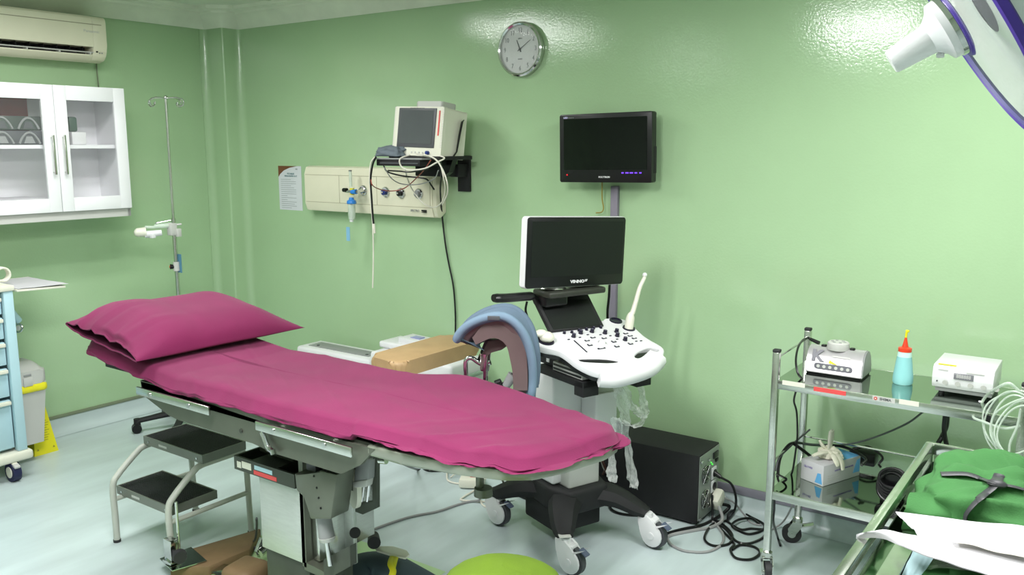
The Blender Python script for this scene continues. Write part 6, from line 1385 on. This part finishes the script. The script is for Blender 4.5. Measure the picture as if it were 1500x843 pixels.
# push handle with ring
t3 = thing('cart_handle', 'light blue bar with a chrome ring sticking out beside the blue cart', 'handle', (.5, -1.73, .85))
hA, hB = py(10, 450, y1+.03), py(27, 470, y1+.10)
b = MB(); b.cyl(hA, hB, .020, .019, 18); obj('bar', b, M_LBLUE, t3)
hc = py(27, 481, y1+.10); b = MB(); b.tube([hc+CR*(.022*math.cos(u))+CU*(.022*math.sin(u)) for u in [2*math.pi*i/24 for i in range(25)]], .005, n=8, caps=False); obj('ring', b, M_CHROME, t3)
b = MB(); b.cyl(hc-CF*-.004, hc-CF*.004, .013, n=16); obj('ring_centre', b, M_LGREY, t3)
# grey swing-lid waste bin hung beside the cart
binY = -1.70
def Pb(x, y, Y): return py(x, y, Y)
g0 = onl(18, 545, .42)
t4 = thing('waste_bin', 'grey lidded waste bin with a yellow bag folded over its rim beside the blue cart', 'waste bin', (.33, -1.62, .10))
bx0, bx1, by0, by1 = .20, .375, -1.765, -1.50
zt_, zb_ = .50, .135
def frustum(b, x0, x1, y0, y1, z0, X0, X1, Y0, Y1, z1):
    b.add([(x0, y0, z0), (x1, y0, z0), (x1, y1, z0), (x0, y1, z0), (X0, Y0, z1), (X1, Y0, z1), (X1, Y1, z1), (X0, Y1, z1)], [(3, 2, 1, 0), (4, 5, 6, 7), (0, 1, 5, 4), (1, 2, 6, 5), (2, 3, 7, 6), (3, 0, 4, 7)])
b = MB(); frustum(b, .22, .36, -1.735, -1.60, .11, .19, .38, -1.77, -1.57, .46); obj('bin_body', b, M_LGREY, t4)
b = MB(); rows = []
for z, g in ((.455, .006), (.448, .010), (.43, .012), (.418, .010+.0), (.41, .004)):
    P4 = rrect(.19+2*g, .20+2*g, .03, 6, .285, -1.67); rows.append([Vector((x, y, z+.008*noise.noise(Vector((x*20, y*20, 1))))) for x, y in P4])
b.grid(rows, loop_v=True); obj('yellow_bag', b, M_YELB, t4, smooth=60)
b = MB(); 
b.prism(rrect(.205, .215, .035, 6, .285, -1.67), .455, .53, b=.012, seg=3)
dome = []
for k in range(8):
    f = k/7; rr = rrect(.19*(1-f*.65), .20*(1-f*.5), .03*(1-f*.8), 6, .285-.03*f, -1.67); dome.append([Vector((x, y, .528+.05*math.sin(f*math.pi/2))) for x, y in rr])
b.grid(dome, loop_v=True); b.f.append(tuple(range(len(b.v)-28, len(b.v)))); ld_ = obj('lid', b, M_LGREY, t4, smooth=60)
b = MB(); b.tube([Vector((x, y, .553-.10*(x-.27))) for x, y in rrect(.11, .15, .045, 6, .285, -1.67)]+[Vector((*rrect(.11, .15, .045, 6, .285, -1.67)[0], .553-.10*(.34-.27)))], .002, n=5, caps=False); obj('flap_seam', b, M_MGREY, ld_)
b = MB(); b.box2((.388, -1.695, .45), (.394, -1.645, .50), .003); obj('lid_catch', b, M_LGREY, ld_)
b = MB(); b.box2((.387, -1.69, .507), (.392, -1.65, .518), .002); obj('label_plate', b, M_MGREY, ld_)
b = MB(); b.box2((.25, -1.80, .35), (.32, -1.77, .40), .004); obj('mount_bracket', b, M_STEEL, t4)
# yellow tapered box
t5 = thing('yellow_disposal_box', 'tall tapered yellow box with printed text behind the grey bin, by the left wall', 'disposal box', (.18, -1.545, 0))
b = MB(); frustum(b, .10, .265, -1.615, -1.478, 0, .15, .215, -1.575, -1.515, .30); obj('box_body', b, M_YEL, t5)
b = MB(); b.box2((.145, -1.58, .30), (.22, -1.51, .315), .004); b.box2((.17, -1.565, .315), (.195, -1.535, .328), .004); obj('box_lid', b, M_YEL, t5)
nx = Vector((.30, 0, .05)).normalized(); FY = frame((.241, -1.546, .14), (0, 1, 0), (-.05, 0, .30))
for k in range(9): b = MB(FY); w_ = .045+.04*random.random(); b.box((0-.0, .05-k*.014, .0015), (w_*.9, .003, .001)); obj('printed_line', b, mat('olive_print', (150, 146, 40), .6), t5)
text('warning_sign', '!', .02, FY @ Matrix.Translation((.02, .085, .0015)), mat('olive_print', (150, 146, 40), .6), t5)
for s in (-1, 1): b = MB(FY); b.prism([(s*.045-.007, -.115), (s*.045+.007, -.115), (s*.045, -.103)], .001, .002); obj('printed_triangle', b, mat('olive_print', (150, 146, 40), .6), t5)

# ================================================================== surgical lamp, top right
vv = ray(1405, 40); ctr = CAM + ray(1387, 41)*1.7
r1 = (CR-vv*CR.dot(vv)).normalized(); u1 = r1.cross(vv).normalized()
axis = (-r1*.80-u1*.575-vv*.15).normalized()           # direction in which the handle points
z_ = axis; x_ = z_.cross(Vector((0, 0, 1))).normalized(); FL = Matrix((( x_.x, z_.cross(x_).x, z_.x, ctr.x), (x_.y, z_.cross(x_).y, z_.y, ctr.y), (x_.z, z_.cross(x_).z, z_.z, ctr.z), (0, 0, 0, 1)))
t = thing('surgical_lamp', 'ceiling surgical lamp with a white handle and violet-rimmed clear cover, top right', 'surgical lamp', ctr)
b = MB(); b.lathe([(.001, .100), (.0195, .100), (.0215, .097), (.027, .032), (.040, .018), (.052, .012), (.053, .0), (.001, .0)], FL, 40); obj('handle', b, M_WHITE, t)
b = MB(); b.box(FL @ Vector((.0, .034, .03)), (.012, .01, .008), .002); obj('handle_catch', b, M_WHITE, t)
b = MB(); b.lathe([(.044, .0), (.055, .0), (.056, -.008), (.044, -.010)], FL, 40, close=False); obj('handle_collar', b, M_CHROME, t)
b = MB(); b.lathe([(.050, -.008), (.062, -.009), (.064, -.014), (.056, -.017), (.050, -.014)], FL, 40, close=False); obj('inner_rim', b, M_PURP, t)
RL_ = .245
def cover(r): return -.012-.022*(max(0, r-.05)/.195)**1.5
b = MB(); b.lathe([(r, cover(r)) for r in [.05+.193*i/16 for i in range(17)]], FL, 72, close=False); obj('clear_cover', b, M_COVER, t, smooth=80)
b = MB(); zr = cover(.245); b.lathe([(.243, zr+.003), (.249, zr), (.250, zr-.012), (.246, zr-.015), (.240, zr-.006), (.243, zr+.003)], FL, 96, close=False); obj('outer_rim', b, M_PURP, t)
b = MB(); b.lathe([(.05, -.06), (.12, -.075), (.20, -.08), (.236, zr-.01)], FL, 72, close=False); obj('inner_reflector', b, mat('lamp_reflector', (206, 216, 204), .25, .2), t, smooth=80)
b = MB(); b.lathe([(.246, zr-.013), (.238, zr-.05), (.20, zr-.09), (.13, zr-.12), (.06, zr-.135), (.001, zr-.137)], FL, 72, close=False); obj('dome', b, mat('lamp_dome_white', (226, 228, 236), .3), t, smooth=80)
e = FL @ Vector((0, 0, zr-.137)); b = MB(); b.tube(cr([e, e-axis*.05, e-axis*.05+Vector((.12, .05, .12)), Vector((e.x+.35, e.y+.1, CEIL-.25)), Vector((e.x+.40, e.y+.1, CEIL-.0))], 8), .022, n=14); obj('suspension_arm', b, M_WHITE, t)
